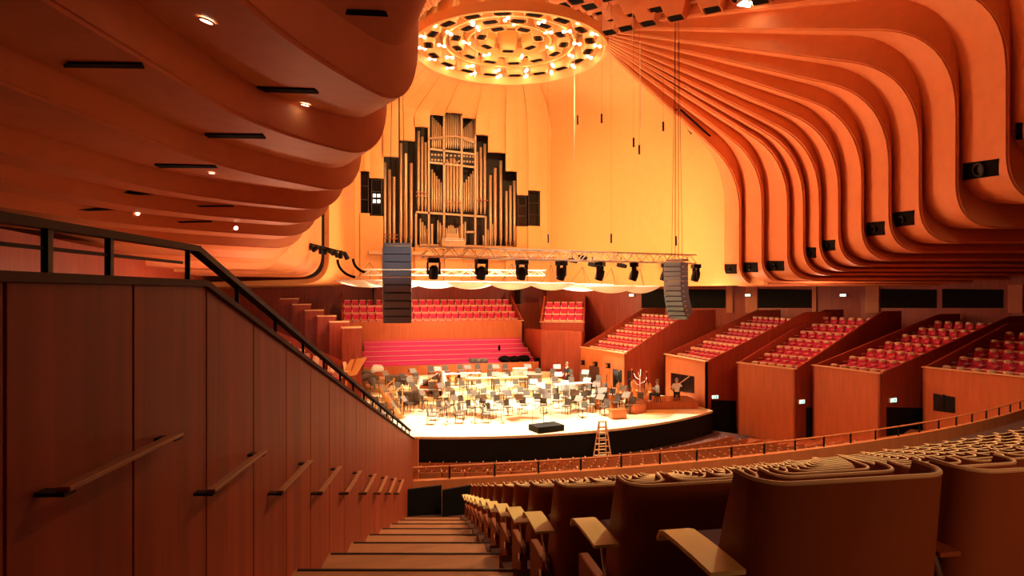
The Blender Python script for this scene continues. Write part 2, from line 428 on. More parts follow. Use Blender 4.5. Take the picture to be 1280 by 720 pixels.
DLN = ['nearest and largest, at the top', 'right of centre by the second slot', 'under the fourth slot', 'above the handrail', 'small far one', 'tiny upper one seen through the railing', 'tiny lower one seen through the railing']
for (px, py), nm in zip(DL, DLN):
    p, n = hit(SHELL, px, py)
    if p is None: continue
    d = thing('downlight', 'round white recessed downlight in left ceiling, '+nm, 'downlight', p+n*.0)
    q = n.to_track_quat('Z', 'Y'); d.rotation_mode = 'QUATERNION'; d.rotation_quaternion = q
    s_ = .085 if py < 200 else .075
    mb = MB(); mb.lathe([(s_*1.25, .062), (s_*1.25, .085), (s_, .085), (s_, .062)], n=20, cap=False); mb.build('ring', M_BIRCH, d)
    mb = MB(); mb.lathe([(s_, .06), (s_, .078), (.001, .08)], n=20); mb.build('lens', M_DOWN, d)
PT = [(1206, 201, 1250, 222, -3), (1118, 264, 1144, 282, -1.5), (1085, 277, 1107, 294, -1), (1029, 300, 1045, 313, -.5), (1008, 309, 1021, 322, 0), (960, 326, 981, 338, 0), (931, 328, 948, 340, 0), (907, 330, 922, 342, 0), (887, 332, 899, 343, 0), (1272, 153, 1279, 174, 0)]
PTN = ['largest, on the widest near shell', 'on the second widest shell', 'on the third shell from the right', 'on a middle shell, left of two taller ports', 'small, lowest of the middle group', 'wide one above the third box', 'with a spotlight in it', 'left of three low ports', 'leftmost beside the speaker column', 'cut off at the right picture edge']
SH2 = bvh_of(ceilings+[wr])
for (a, b, c, d, s_), nm in zip(PT, PTN):
    mb = flush(SH2, [(a, b-s_), (c, b+s_), (c, d+s_), (a, d-s_)], .08, .02)
    if mb:
        o = mb.build('spotlight_port', M_BLACK); tag(o, 'black spotlight port in right ceiling shell, '+nm, 'spotlight port')
        p, n = hit(SH2, (a+c)/2, (b+d)/2); w = (c-a)/F*(p-EYE).length*.3
        m2 = MB(); q = n.to_track_quat('Z', 'Y').to_matrix()
        m2.lathe([(w*.5, .06), (w*.55, .18), (w*.4, .2), (w*.35, .1)], p, 12, axis=q); m2.build('lamp_barrel', M_BLACKM, o)
for (x0, y0, x1, y1) in ((844, 138, 868, 169), (851, 138, 888, 171)):
    pa, n = hit(SH2, x0, y0); pb, n2 = hit(SH2, x1, y1)
    mb = MB(); mb.bar(pa+n*.05, pb+n2*.05, .22, .10)
    tag(mb.build('light_slot', M_BLACK), 'long thin black slot beside the farthest right ceiling shell, '+('lower left' if x0 == 844 else 'upper right')+' of two', 'light slot')
# ============================================================ floors
S = Vector((0, 50, 0))
def arc(r, a, z): return Vector((r*math.sin(a), 50-r*math.cos(a), z))
S2 = Vector((-4, 59, 0))                # the rear rows curve more gently than the front ones
def arc2(r, a, z): return Vector((S2.x+r*math.sin(a), S2.y-r*math.cos(a), z))
RC = 59.4
def zfloor(Y): return -.83-.30*Y
def sector(mb, r0, r1, a0, a1, z0, z1, n=24, mi=0, arc=arc):
    t = [a0+(a1-a0)*k/n for k in range(n+1)]
    lo = [arc(r0, a, z0) for a in t]+[arc(r1, a, z0) for a in reversed(t)]
    hi = [Vector((p.x, p.y, z1)) for p in lo]
    m = len(lo); vs = lo+hi; fs = []
    for k in range(n):
        a, b, c, d = k, k+1, m-2-k, m-1-k
        fs += [(a, d, c, b), (a+m, b+m, c+m, d+m)]
    for i in range(m): fs.append((i, (i+1) % m, (i+1) % m+m, i+m))
    mb.add(vs, fs, mi)
def az_of(p): return math.atan2(p.x-S2.x, S2.y-p.y)
ROWS = [1.62+.88*k for k in range(12)]
def Xs(Y): return .665-.24*(Y-1.65) if Y < 3.4 else .245-.124*(Y-3.4)
mb = MB()
for k, Y in enumerate(ROWS):
    a0 = az_of(C(Xs(Y)-.14, Y+.3))
    sector(mb, RC-Y-.80, RC-Y+.08, a0, R(24), -9.5, zfloor(Y), 30, arc=arc2)
struct(mb.build('floor', M_DARKFL), 'tiered floor under the rear stalls seats')
mb = MB(); sector(mb, 45.5, RC-ROWS[-1]-.80, R(-14), R(24), -9.5, zfloor(11.9), 30, arc=arc2)
struct(mb.build('floor', M_DARKFL))
FR = [34.9-.98*k for k in range(13)]
def zfront(r): return -8.3+2.9*max(0, (r-22.6)/12.3)**1.5
mb = MB()
for r in FR: sector(mb, r-.88, r+.1, R(-34), R(33), -9.5, zfront(r), 30)
struct(mb.build('floor', M_BRUSHL), 'stepped floor of the front stalls')
mb = MB(); mb.box((0, 30, -9.55), (64, 70, .3)); struct(mb.build('floor', M_DARKFL))
mb = MB(); sector(mb, 19.0, 22.35, R(-36), R(35), -9.5, -8.32, 30); struct(mb.build('floor', M_DARKFL))

# ============================================================ aisle, left wall
DIR = -.0625; XW = -1.27
def wl(Y, z, off=0.0): return C(XW+DIR*Y+off, Y, z)
def zcap(Y): return .06 if Y < 3.03 else .06-.296*(Y-3.03)
steps = thing('aisle_stairs', 'brown timber steps going down between panelled wall and seat ends', 'stairs', C(-.6, 6, zfloor(6)))
SP = 1.08
for k in range(-1, 9):
    Y0, Y1 = 2.45+SP*k, 2.45+SP*(k+1); z = zfloor(Y0+SP*.5)+.06
    xr = lambda Y: Xs(Y)+.0
    mb = MB(); q = [wl(Y0, 0), C(xr(Y0)+.25, Y0, 0), C(xr(Y1)+.25, Y1, 0), wl(Y1, 0)]
    o0 = steps.location
    mb.prism([(p.x-o0.x, p.y-o0.y) for p in q], -9.4-o0.z, z-o0.z)
    st_ = mb.build('step', M_FLOOR, steps)
    mb = MB(); mb.bar(wl(Y1-.02, z+.004, .02)-o0, C(xr(Y1)+.2, Y1-.02, z+.004)-o0, .02, .012); mb.build('nosing', M_NOSE, st_)
# landing at the foot
mb = MB(); q = [wl(12.0, 0), C(.2, 12.0, 0), C(.2, 14, 0), wl(14, 0)]
mb.prism([(p.x, p.y) for p in q], -9.4, zfloor(12.2)); struct(mb.build('floor', M_DARKFL))
# wall body: core behind, panels in front with open joints
mb = MB(); Yp = [.35, 1.02]+[1.74+.66*k for k in range(19)]
Yp = [y for y in Yp if y < 13.8]+[13.9]
prof = [(-.6, .06), (3.03, .06), (13.9, zcap(13.9))]
def vslab(mb, ya, yb, o1, o2, drop=0.0, zb=-9.5, mi=0):
    a = [wl(ya, zb, o1), wl(yb, zb, o1), wl(yb, zcap(yb)-drop, o1), wl(ya, zcap(ya)-drop, o1)]
    b = [wl(ya, zb, o2), wl(yb, zb, o2), wl(yb, zcap(yb)-drop, o2), wl(ya, zcap(ya)-drop, o2)]
    mb.hexa(a, b, mi)
vslab(mb, -1, 3.03, -.10, -.035, .02); vslab(mb, 3.03, 13.9, -.10, -.035, .02)
wleft = struct(mb.build('wall_left', M_PANCAP), 'core of the panelled stair wall')
mb = MB(); ys = [-1]+Yp
for a, b in zip(ys[:-1], ys[1:]):
    if a < 3.03 < b: vslab(mb, a+.006, 3.03, -.03, 0, .03); vslab(mb, 3.03, b-.006, -.03, 0, .03)
    else: vslab(mb, a+.006, b-.006, -.03, 0, .03)
struct(mb.build('wall_left', M_PANEL, bevel=.003), 'dark red timber panels of the stair wall')
mb = MB()
for a, b in ((-1, 3.03), (3.03, 13.92)):
    mb.hexa([wl(a, zcap(a)-.03, -.11), wl(a, zcap(a)-.03, .02), wl(a, zcap(a), .02), wl(a, zcap(a), -.11)], [wl(b, zcap(b)-.03, -.11), wl(b, zcap(b)-.03, .02), wl(b, zcap(b), .02), wl(b, zcap(b), -.11)])
struct(mb.build('trim_2', M_PANCAP), 'dark capping of the stair wall')
mb = MB(); mb.hexa([wl(13.9, -9.5, -.10), wl(13.9, -9.5, .10), wl(13.9, zcap(13.9), .10), wl(13.9, zcap(13.9), -.10)], [wl(14.05, -9.5, -.10), wl(14.05, -9.5, .10), wl(14.05, zcap(13.9), .10), wl(14.05, zcap(13.9), -.10)])
struct(mb.build('wall_left', M_BRUSHL))
# black balustrade on the wall
rail = thing('balustrade_rail', 'black steel balustrade with flat handrail on top of the panelled stair wall', 'railing', wl(3.03, .06, -.045)); o0 = rail.location
def wq(Y, z): return wl(Y, z, -.045)-o0
mb = MB(); mb.bar(wq(-.6, .21), wq(3.05, .21), .05, .028); mb.bar(wq(3.03, .21), wq(13.6, .21-.296*10.57-.01), .05, .03); mb.build('handrail', M_BLACKM, rail)
mb = MB(); mb.bar(wq(-.6, .137), wq(2.9, .137), .012, .012); mb.build('middle_wire', M_BLACKM, rail)
for Y in [1.2, 1.98, 2.32, 2.96]+[3.58+.70*k for k in range(15)]:
    mb = MB(); mb.bar(wq(Y, zcap(Y)-.0), wq(Y, zcap(Y)+.14), .02, .038 if Y < 2.9 else .02, up=(0, 1, 0)); mb.build('post', M_BLACKM, rail)
# short handrails stepping down the wall
HN = ['nearest and longest', 'second from the left edge', 'third from the left edge', 'fourth from the left edge', 'fifth, near the wall joints', 'sixth, small', 'seventh, smaller', 'eighth, tiny', 'ninth, next to the wall end', 'farthest, just before the corner']
for k in range(-1, 9):
    Y0 = 1.87+1.06*k; z = -.575-.333*k
    if Y0 < .9: Y0 = .95
    t = thing('handrail', 'short level handrail on stair wall, '+(HN[k+1] if k >= 0 else 'cut off at the left picture edge'), 'handrail', wl(Y0, z)); o0 = t.location
    if k < 0: t['label'] = 'short level handrail whose far tip shows at the left picture edge'; 
    else: t['label'] = 'short level handrail on stair wall, '+HN[k]
    Y1 = (1.87+1.06*k)+.74
    mb = MB(); mb.bar(wl(Y0, z, .075)-o0, wl(Y1, z, .075)-o0, .040, .016); mb.build('grip', M_FLOOR, t, bevel=.003)
    for Y in (Y0+.01, Y1-.03):
        mb = MB(); mb.bar(wl(Y, z-.012, -.002)-o0, wl(Y, z-.012, .09)-o0, .05, .012); mb.build('bracket', M_BLACKM, t)
# black barrier at the foot of the aisle
for i, (a, b, nm) in enumerate(((504, 552, 'left'), (553, 588, 'right'))):
    pa, pb = C((a-HX)/F*12.6, 12.6, 0), C((b-HX)/F*12.75, 12.75, 0)
    mb = MB(); n = (pb-pa).cross(Vector((0, 0, 1))).normalized()*.03
    zl = zfloor(12.2)
    mb.hexa([pa-n+Vector((0, 0, zl)), pb-n+Vector((0, 0, zl)), pb-n+Vector((0, 0, -3.83)), pa-n+Vector((0, 0, -3.88))], [pa+n+Vector((0, 0, zl)), pb+n+Vector((0, 0, zl)), pb+n+Vector((0, 0, -3.83)), pa+n+Vector((0, 0, -3.88))])
    tag(mb.build('barrier_panel', M_STAGEBLK, bevel=.01), 'black low barrier panel at foot of the stairs, '+nm+' one of two', 'barrier')
# cross aisle parapet and rail
mb = MB(); sector(mb, 45.35, 45.5, R(-7.4), R(24), -9.4, -4.05, 50, arc=arc2); struct(mb.build('wall_parapet', M_BRUSHL), 'low curved timber parapet along the cross aisle')
cr = thing('cross_aisle_rail', 'long thin curved rail on dark posts along the cross aisle parapet', 'railing', arc2(45.42, 0, -4.05)); o0 = cr.location
mb = MB(); mb.tube([arc2(45.42, R(-7.4+31.4*k/60), -3.78)-o0 for k in range(61)], .022, 6); mb.build('top_rail', M_BRUSHL, cr, smooth=True)
for k in range(40):
    a = R(-6.9)+k*1.0/45.4
    if a > R(24): break
    mb = MB(); p = arc2(45.42, a, -4.05)-o0; mb.bar(p, p+Vector((0, 0, .29)), .035, .035); mb.build('post', M_BLACKM, cr)

# ============================================================ stalls chairs
def uplan(w, d, r, y0, n=5):
    """plan of the bent ply back: side, rounded corner, back, corner, side"""
    pts = [Vector((-w/2, d, 0))]
    for k in range(n+1):
        a = math.pi+math.pi/2*k/n; pts.append(Vector((-w/2+r+r*math.cos(a), y0+r+r*math.sin(a), 0)))
    for k in range(n+1):
        a = -math.pi/2+math.pi/2*k/n; pts.append(Vector((w/2-r+r*math.cos(a), y0+r+r*math.sin(a), 0)))
    pts.append(Vector((w/2, d, 0))); return pts
def chair_parts(t):
    mb = MB(); rows = []
    for k in range(5):
        s_ = k/4; z = .27+.52*s_
        P = uplan(.62-.02*s_, .23-.06*s_*s_ - .02*s_, .085, .0-.0*s_)
        rows.append([Vector((p.x, p.y+.02-.06*s_, z)) for p in P])
    mb.grid(rows); mb.build('back_shell', M_BACKSH, t, smooth=True, solid=.012, angle=60)
    mb = MB(); mb.tube([p+Vector((0, 0, .004)) for p in rows[-1]], .0075, 6); mb.build('back_rim', M_RIM, t, smooth=True)
    mb = MB(); q = uplan(.50, .14, .07, .02)
    mb.hexa([(-.27, -.02, .74), (.27, -.02, .74), (.27, .06, .74), (-.27, .06, .74)], [(-.25, .10, .42), (.25, .10, .42), (.25, .17, .42), (-.25, .17, .42)])
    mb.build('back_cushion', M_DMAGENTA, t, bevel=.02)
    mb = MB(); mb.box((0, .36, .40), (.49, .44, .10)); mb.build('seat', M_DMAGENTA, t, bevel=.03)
    mb = MB(); mb.tube([(-.25, .32, .30), (-.25, .12, .27), (-.18, .065, .27), (.18, .065, .27), (.25, .12, .27), (.25, .32, .30)], .008, 6); mb.build('under_tube', M_CHROME, t, smooth=True)
    mb = MB(); mb.box((0, .30, .17), (.10, .30, .34)); mb.box((0, .30, .015), (.34, .36, .03)); mb.build('pedestal', M_BLACKM, t, bevel=.01)
    arm(t, .325, False)
def arm(t, x, end):
    mb = MB(); w = .105 if end else .07
    prof = [(.0, .545), (.10, .548), (.22, .548), (.31, .545), (.345, .535), (.365, .505)]
    lo = [Vector((x-w/2, y, z)) for y, z in prof]; hi = [Vector((x+w/2, y, z)) for y, z in prof]
    mb.grid([lo, hi]); mb.build('armrest', M_ARM if end else M_BACKSH, t, smooth=True, solid=.014, angle=40)
    mb = MB(); mb.tube([(x, .06, .525), (x+.0, .02, .43), (x+.02, .03, .33), (x+.07, .03, .27), (x+.16, .02, .262)], .009, 6); mb.build('arm_tube', M_CHROME, t, smooth=True)
    if end:
        mb = MB(); mb.box((x+.035, .28, .17), (.05, .34, .34)); mb.build('end_panel', M_BACKSH, t, bevel=.01)
        mb = MB(); mb.box((x+.005, .12, .27), (.012, .05, .05), ); mb.build('row_plate', M_CHROME, t)
        mb = MB(); mb.box((x+.045, .43, .13), (.045, .05, .26)); mb.build('front_leg', M_BLACKM, t)
ORD = ['front', 'second', 'third', 'fourth', 'fifth', 'sixth', 'seventh', 'eighth', 'ninth', 'tenth', 'eleventh', 'twelfth', 'thirteenth', 'fourteenth']
aisle_proto = thing('theatre_chair', '-', 'chair'); chair_parts(aisle_proto); arm(aisle_proto, -.385, True)
mid_proto = thing('theatre_chair', '-', 'chair'); chair_parts(mid_proto)
protos_used = {id(aisle_proto): 0, id(mid_proto): 0}
SPACING = .665; nrear = 0; usedA = usedM = False
NEARL = {(0, 0): 'nearest brown theatre chair, broad back filling bottom right beside the pale armrest',
         (0, 1): 'brown theatre chair back cut off at the right picture edge, nearest row'}
for k, Y in enumerate(ROWS):
    r = RC-Y; a0 = az_of(C(Xs(Y), Y)); z = zfloor(Y)
    rowname = 'nearest row' if k == 0 else ('row behind the cross aisle' if k == 11 else ORD[k]+' row from the viewer')
    for i in range(60):
        a = a0+(i+.5)*SPACING/r; p = arc2(r, a, z); px, D = hallpx(p)
        if px > 1335 or a > R(24): break
        if i == 0:
            lab = NEARL.get((k, i)) or 'aisle end theatre chair with pale armrest in the '+rowname
            src = aisle_proto; c = src if not usedA else copy_tree(src); usedA = True; put(c, p, a, lab)
        else:
            lab = NEARL.get((k, i)); g = None
            if not lab: lab = 'brown theatre chair away from the aisle in the '+rowname; g = 'inner chairs of the '+rowname
            src = mid_proto; c = src if not usedM else copy_tree(src); usedM = True; put(c, p, a, lab, g)
        nrear += 1
# front stalls: same chair seen small, one mesh
def far_chair():
    mb = MB(); rows = []
    for k in range(3):
        s_ = k/2; P = uplan(.585, .12-.03*s_, .05, 0, 3); rows.append([Vector((p.x, p.y+.05-.1*s_, .18+.67*s_)) for p in P])
    mb.grid(rows, 0); mb.tube([p for p in rows[-1]][::2]+[rows[-1][-1]], .006, 4, 0); mb.box((-.29, .08, .86), (.03, .09, .03), mi=1)
    mb.box((0, .32, .38), (.5, .42, .1), mi=2); mb.box((0, .3, .17), (.1, .3, .34), mi=3)
    return mb
fc = far_chair(); first = None; nfront = 0; stuffmb = MB()
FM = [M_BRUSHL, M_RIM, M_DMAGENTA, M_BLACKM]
cap_front = 330-nrear-10
order = []
for k, r in enumerate(FR):
    for i in range(90):
        a = R(-30)+(i+.5)*.585/r; p = arc(r, a, zfront(r)); px, D = hallpx(p)
        if p.x > 9.3 or px < 492 or px > 1320: continue
        order.append((k, a, p, px))
# the front-most and rear-most rows show largest; the middle ones are mostly hidden behind them
order.sort(key=lambda q: (0 if q[0] in (12, 11, 10, 9, 8) else 1, -q[0]))
def small_seat_into(mb, p, a):
    m = Matrix.Rotation(a, 3, 'Z'); o = len(mb.v)
    mb.v += [tuple(m @ Vector(v)+p) for v in fc.v]
    for f, mi in zip(fc.f, fc.m): mb.f.append(tuple(q+o for q in f)); mb.m.append(mi)
for (k, a, p, px) in order:
    if nfront < cap_front:
        g = 'chairs in the '+ORD[12-k]+' row from the stage'
        if first is None:
            o = fc.build('theatre_chair', FM, smooth=True); first = o
        else: o = first.copy(); COL.objects.link(o)
        tag(o, 'red-brown theatre chair in the '+ORD[12-k]+' row from the stage', 'chair', g); put(o, p, a); nfront += 1
    else: small_seat_into(stuffmb, p, a)
tag(stuffmb.build('theatre_chair_rows', FM, smooth=True), 'dense curved rows of red-brown theatre chairs between stage and cross aisle', 'chairs', kind='stuff')

# ============================================================ side boxes
def box_seat():
    mb = MB()
    mb.hexa([(-.23, .30, .42), (.23, .30, .42), (.23, .38, .42), (-.23, .38, .42)], [(-.21, .42, .80), (.21, .42, .80), (.21, .50, .80), (-.21, .50, .80)], 0)
    mb.box((0, .12, .40), (.46, .42, .11), mi=0); mb.box((0, .2, .17), (.08, .25, .34), mi=2)
    mb.lathe([(.05, .70), (.15, .72), (.185, .78), (.17, .86), (.08, .89)], (0, .42, 0), 8, 1)
    for sx in (-.26, .26): mb.box((sx, .15, .58), (.05, .34, .035), mi=1)
    return mb
gal_first = None
def gallery_seat(p, rz, k, grp):
    global gal_first
    if gal_first is None:
        mb = MB(); mb.hexa([(-.26, .30, .40), (.26, .30, .40), (.26, .36, .40), (-.26, .36, .40)], [(-.25, .42, .86), (.25, .42, .86), (.25, .48, .86), (-.25, .48, .86)], 0)
        mb.box((0, .12, .40), (.48, .42, .10), mi=0); mb.box((0, .45, .88), (.50, .09, .05), mi=1); mb.box((-.27, .18, .5), (.05, .34, .22), mi=1); mb.box((0, .2, .17), (.08, .25, .34), mi=2)
        gal_first = o = mb.build('gallery_seat', [M_MAGENTA, M_PALE, M_BLACKM])
    else: o = gal_first.copy(); COL.objects.link(o)
    tag(o, 'pink red gallery seat, %s row of %s' % (ORD[k], grp), 'seat', 'gallery seats in the %s row of %s' % (ORD[k], grp)); put(o, p, rz)
seat_first = None; nbox = 0; box_objs = []
BSM = [M_MAGENTA, M_PALE, M_BLACKM]
def seatbox(name, label, cat, loc, rz, w, n, pitch, rise, front_mat, seatlab, grp, skip=(), sp=.56, slant=0.0, base=-8.4, frontrail=True, sideh=.35, rear=0.0):
    """a stepped seating box: rows run along local x, climb along local y; loc.z is the parapet top"""
    global seat_first, nbox
    t = thing(name, label, cat, loc, rz); zf = -.80; L = n*pitch+.3; H = loc[2]-base
    mb = MB(); mb.box((w/2, .06, -H/2), (w, .12, H)); fr = mb.build('front_panel', front_mat, t)
    mb = MB(); mb.box((w/2, .04, .02), (w+.06, .22, .05)); mb.build('front_ledge', M_RIM if frontrail else front_mat, t)
    mb = MB()
    for k in range(n):
        mb.box((w/2, .15+pitch*(k+.5), (zf+rise*k-H)/2), (w-.2, pitch+.02, H+zf+rise*k))
    mb.build('tier_floor', M_BRUSH, t)
    for sx, nm in ((0.0, 'far'), (w-.12, 'near')):
        if rz > 1 and nm == 'far': continue
        mb = MB()
        y1 = L+rear; zt = n*rise+sideh-.25
        pr = [(0, -H), (y1, -H), (y1, zt), (L, zt), (0, .0)]
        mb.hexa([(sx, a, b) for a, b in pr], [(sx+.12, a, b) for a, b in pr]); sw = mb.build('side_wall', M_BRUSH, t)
        if nm == 'near': box_objs.append((sw, loc, rz))
    box_objs.append((fr, loc, rz))
    m = Matrix.Rotation(rz, 3, 'Z'); lo = Vector(loc)
    for k in range(n):
        z = zf+rise*k
        if k:
            mb = MB(); mb.box((w/2, .15+pitch*k+.02, z+.42), (w-.26, .045, .05)); mb.box((w/2, .15+pitch*k+.02, z+.13), (w-.26, .03, .54), mi=1)
            mb.build('row_rail', [M_RIM, M_MAGENTA], t)
        ns = int((w-.35)/sp)
        for i in range(ns):
            if (k, i) in skip: continue
            p = lo+m @ Vector((.2+(w-.4)*(i+.5)/ns, .15+pitch*k+pitch*.32, z))
            px, D = hallpx(p)
            if px > 1300 or D < 1: continue
            if name == 'choir_gallery': gallery_seat(p, rz, k, grp); continue
            if nbox >= 335: continue
            if seat_first is None: seat_first = o = box_seat().build('box_seat', BSM, smooth=True, angle=40)
            else: o = seat_first.copy(); COL.objects.link(o)
            tag(o, 'red seat with pale top, %s row of %s' % (ORD[k], seatlab), 'seat', 'seats in the %s row of %s' % (ORD[k], grp))
            put(o, p, rz); nbox += 1
    return t
H90 = -math.pi/2
seatbox('seating_box', 'stepped seating box nearest the choir with orange front and three small wall lamps', 'seating box', (7.53, 45.8, -4.15), H90+R(8), 6.1, 7, .80, .40, M_BRUSHL, 'the box nearest the choir', 'the box nearest the choir', rear=2)
seatbox('seating_box', 'stepped seating box with orange front and black window at the right end of stage', 'seating box', (11.1, 39.2, -4.2), H90, 5.0, 7, 1.0, .41, M_BRUSHL, 'the box with black window', 'the box with black window', rear=2)
seatbox('seating_box', 'stepped seating box with plain red front between the first and second black doorways', 'seating box', (12.3, 32.8, -4.15), H90+R(14), 3.9, 7, 1.13, .42, M_BRUSHL, 'the box between first two doorways', 'the box between first two doorways', rear=2)
seatbox('seating_box', 'stepped seating box with plain red front between the second and third black doorways', 'seating box', (14.0, 28.6, -3.9), H90+R(8), 3.9, 7, 1.45, .36, M_BRUSHL, 'the box between last two doorways', 'the box between last two doorways', rear=2)
seatbox('seating_box', 'stepped seating box with red front and small black window, rightmost in view', 'seating box', (16.2, 23.9, -3.55), H90+R(12), 4.2, 5, 1.45, .36, M_BRUSHL, 'the rightmost box', 'the rightmost box', rear=3)
# left side boxes seen over the stair wall
seatbox('seating_box', 'red stepped seating box directly behind the sloping stair rail', 'seating box', (-10.1, 27.6, -5.6), -H90, 5.6, 8, .85, .44, M_BRUSHL, 'the box behind the stair rail', 'the box behind the stair rail', sp=.62)
seatbox('seating_box', 'dark red stepped seating box left of the stage, behind the yellow board', 'seating box', (-10.0, 36.5, -4.4), -H90, 5.2, 6, .85, .44, M_BRUSHL, 'the box left of the stage', 'the box left of the stage', sp=.62)
# gallery behind the choir and beside it
seatbox('choir_gallery', 'wide rear gallery of pink seats high behind the choir benches', 'gallery', (-10.0, 51.6, -2.35), 0, 14.8, 4, .95, .55, M_BRUSHL, 'the wide rear gallery', 'the wide rear gallery', sp=.62)
seatbox('choir_gallery', 'small seating gallery between wide rear gallery and first side box', 'gallery', (5.6, 49.6, -2.4), R(-24), 3.6, 4, .85, .5, M_BRUSH, 'the small gallery right of choir', 'the small gallery right of choir', sp=.56, rear=1)
bpy.context.view_layer.update()
BOXB = BVHTree.FromPolygons(*(lambda vs, fs: (vs, fs))(*[[], []])) if False else None
def bvh_world(objs):
    vs, fs = [], []
    for o in objs:
        k = len(vs); mw = o.matrix_world
        vs += [mw @ v.co for v in o.data.vertices]; fs += [tuple(i+k for i in p.vertices) for p in o.data.polygons]
    return BVHTree.FromPolygons(vs, fs)
BOXB = bvh_world([o for o, _, _ in box_objs])
nd = 0
for q, m in (((889, 500, 920, 540), 0), ((990, 509, 1026, 551), 0), ((1108, 509, 1157, 547), 0)):
    mb = flush(BOXB, [(q[0], q[1]), (q[2], q[1]+1), (q[2], q[3]+14), (q[0], q[3]+14)], .02, .05)
    nd += 1
    if mb: struct(mb.build('door_%d' % nd, M_STAGEBLK), 'black open doorway in the side wall of a box')
for (a, b, c, d, nm) in ((737, 457, 749, 494, 'tall dark red panel painted as shaded recess in the orange front of the first box'), (766, 461, 788, 484, 'wide dark window in the orange front of the first box'),
                     (839, 466, 868, 488, 'black window in orange box front behind the musicians'), (1167, 492, 1194, 513, 'small black window in the rightmost box front')):
    mb = flush(BOXB, [(a, b), (c, b+(c-a)*.16), (c, d+(c-a)*.12), (a, d)], .03, .05)
    if mb:
        o = mb.build('dark_front_panel', M_DARKFL if 'recess' in nm else M_GLASSD); tag(o, nm, 'window');  # flush dark panels painted for the shade inside the front openings
        if 'recess' not in nm:
            p, n = hit(BOXB, (a+c)/2, (b+d)/2); w = (c-a)/F*(p-EYE).length
            m2 = MB(); q = n.to_track_quat('Z', 'Y').to_matrix()
            m2.hexa([p+n*.035+q @ Vector((s_*w*.02, y_*w*.3, 0)) for s_, y_ in ((-1, -1), (1, -1), (1, 1), (-1, 1))], [p+n*.06+q @ Vector((s_*w*.02, y_*w*.3, 0)) for s_, y_ in ((-1, -1), (1, -1), (1, 1), (-1, 1))])
            m2.build('mullion', M_BLACKM, o)
for (a, b, nm) in ((893, 496, 'above the black doorway right of stage'), (1001, 502, 'above the middle black doorway'), (1115, 500, 'above the third black doorway')):
    p, n = hit(BOXB, a, b)
    if p is None: continue
    t = thing('exit_sign', 'small pale green lit exit sign '+nm, 'exit sign', p+n*.04); t.rotation_euler.z = math.atan2(n.x, -n.y)
    mb = MB(); mb.box((0, .0, 0), (.46, .08, .22)); mb.build('housing', M_WHITE, t)
    mb = MB(); mb.box((0, -.045, 0), (.42, .02, .18)); mb.build('lit_face', M_EXIT, t)
    mb = MB(); mb.box((-.08, -.06, -.01), (.03, .012, .09), rz=0); mb.box((-.08, -.06, .06), (.03, .012, .03)); mb.bar((-.08, -.06, -.05), (-.13, -.06, -.08), .02); mb.bar((-.08, -.06, -.05), (-.04, -.06, -.08), .02); mb.box((.08, -.06, 0), (.07, .012, .13))
    mb.build('pictogram', M_EXITM, t)
# small lamps on the front of the first box
for i, (px, py, nm) in enumerate(((730, 453, 'left'), (746, 455, 'middle'), (762, 457, 'right'))):
    p, n = hit(BOXB, px, py)
    if p is None: continue
    t = thing('wall_lamp', 'small black box lamp on orange front of first box, %s one of three' % nm, 'lamp', p+n*.02); t.rotation_euler.z = math.atan2(n.x, -n.y)
    mb = MB(); mb.box((0, -.13, 0), (.34, .22, .34)); mb.build('housing', M_BLACKM, t, bevel=.02)
    mb = MB(); mb.box((0, -.245, 0), (.2, .02, .2)); mb.build('lens', M_CELLO, t)

# ============================================================ dark back walls behind the boxes, with black panes and pale piers
bw = [Vector(p) for p in ((8.2, 55.5, 0), (13.5, 48.5, 0), (20.5, 42.5, 0), (24.5, 36, 0), (27.5, 28, 0), (29, 18, 0), (29, 2, 0))]
mb = MB()
for a, b in zip(bw[:-1], bw[1:]):
    mb.hexa([(a.x, a.y, -9.4), (b.x, b.y, -9.4), (b.x, b.y, 2.2), (a.x, a.y, 2.2)], [(a.x+.3, a.y+.1, -9.4), (b.x+.3, b.y+.1, -9.4), (b.x+.3, b.y+.1, 2.2), (a.x+.3, a.y+.1, 2.2)])
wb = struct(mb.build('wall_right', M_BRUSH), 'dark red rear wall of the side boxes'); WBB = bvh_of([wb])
for i, (a, b) in enumerate(((802, 907), (948, 1016), (1101, 1171), (1178, 1254))):
    seg = 1
    mb = MB(); 
    mb2 = flush(WBB, [(a, 361), (b, 362), (b, 385), (a, 385)], .05, .05)
    if mb2: struct(mb2.build('window_%d' % (5+i), M_STAGEBLK), 'long black pane high behind the boxes')
for i, (a, b) in enumerate(((908, 916), (932, 947), (1016, 1021), (1083, 1100), (1262, 1280))):
    mb2 = flush(WBB, [(a, 356), (b, 356), (b, 391), (a, 391)], .18, .02)
    if mb2: struct(mb2.build('pillar', M_BRUSHL), 'pale timber pier behind the boxes')
for i, (px, py, nm) in enumerate(((935, 369, 'left'), (1055, 369, 'right'), (791, 369, 'third, nearest the choir'))):
    p, n = hit(WBB, px, py); t = thing('exit_sign', 'tiny white lit sign on rear wall high behind boxes, %s one' % nm, 'exit sign', p+n*.22); t.rotation_euler.z = math.atan2(n.x, -n.y)
    mb = MB(); mb.box((0, 0, 0), (.42, .1, .2)); mb.build('housing', M_WHITE, t); mb = MB(); mb.box((0, -.06, 0), (.38, .02, .16)); mb.build('lit_face', M_EXIT, t)
# walls closing the left and the rear under the organ
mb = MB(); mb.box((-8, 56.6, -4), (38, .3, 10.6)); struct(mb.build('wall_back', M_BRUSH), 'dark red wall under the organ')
mb = MB(); mb.box((-18.5, 34, -4), (.3, 46, 11)); struct(mb.build('wall_left', M_BRUSH), 'dark red far left wall')
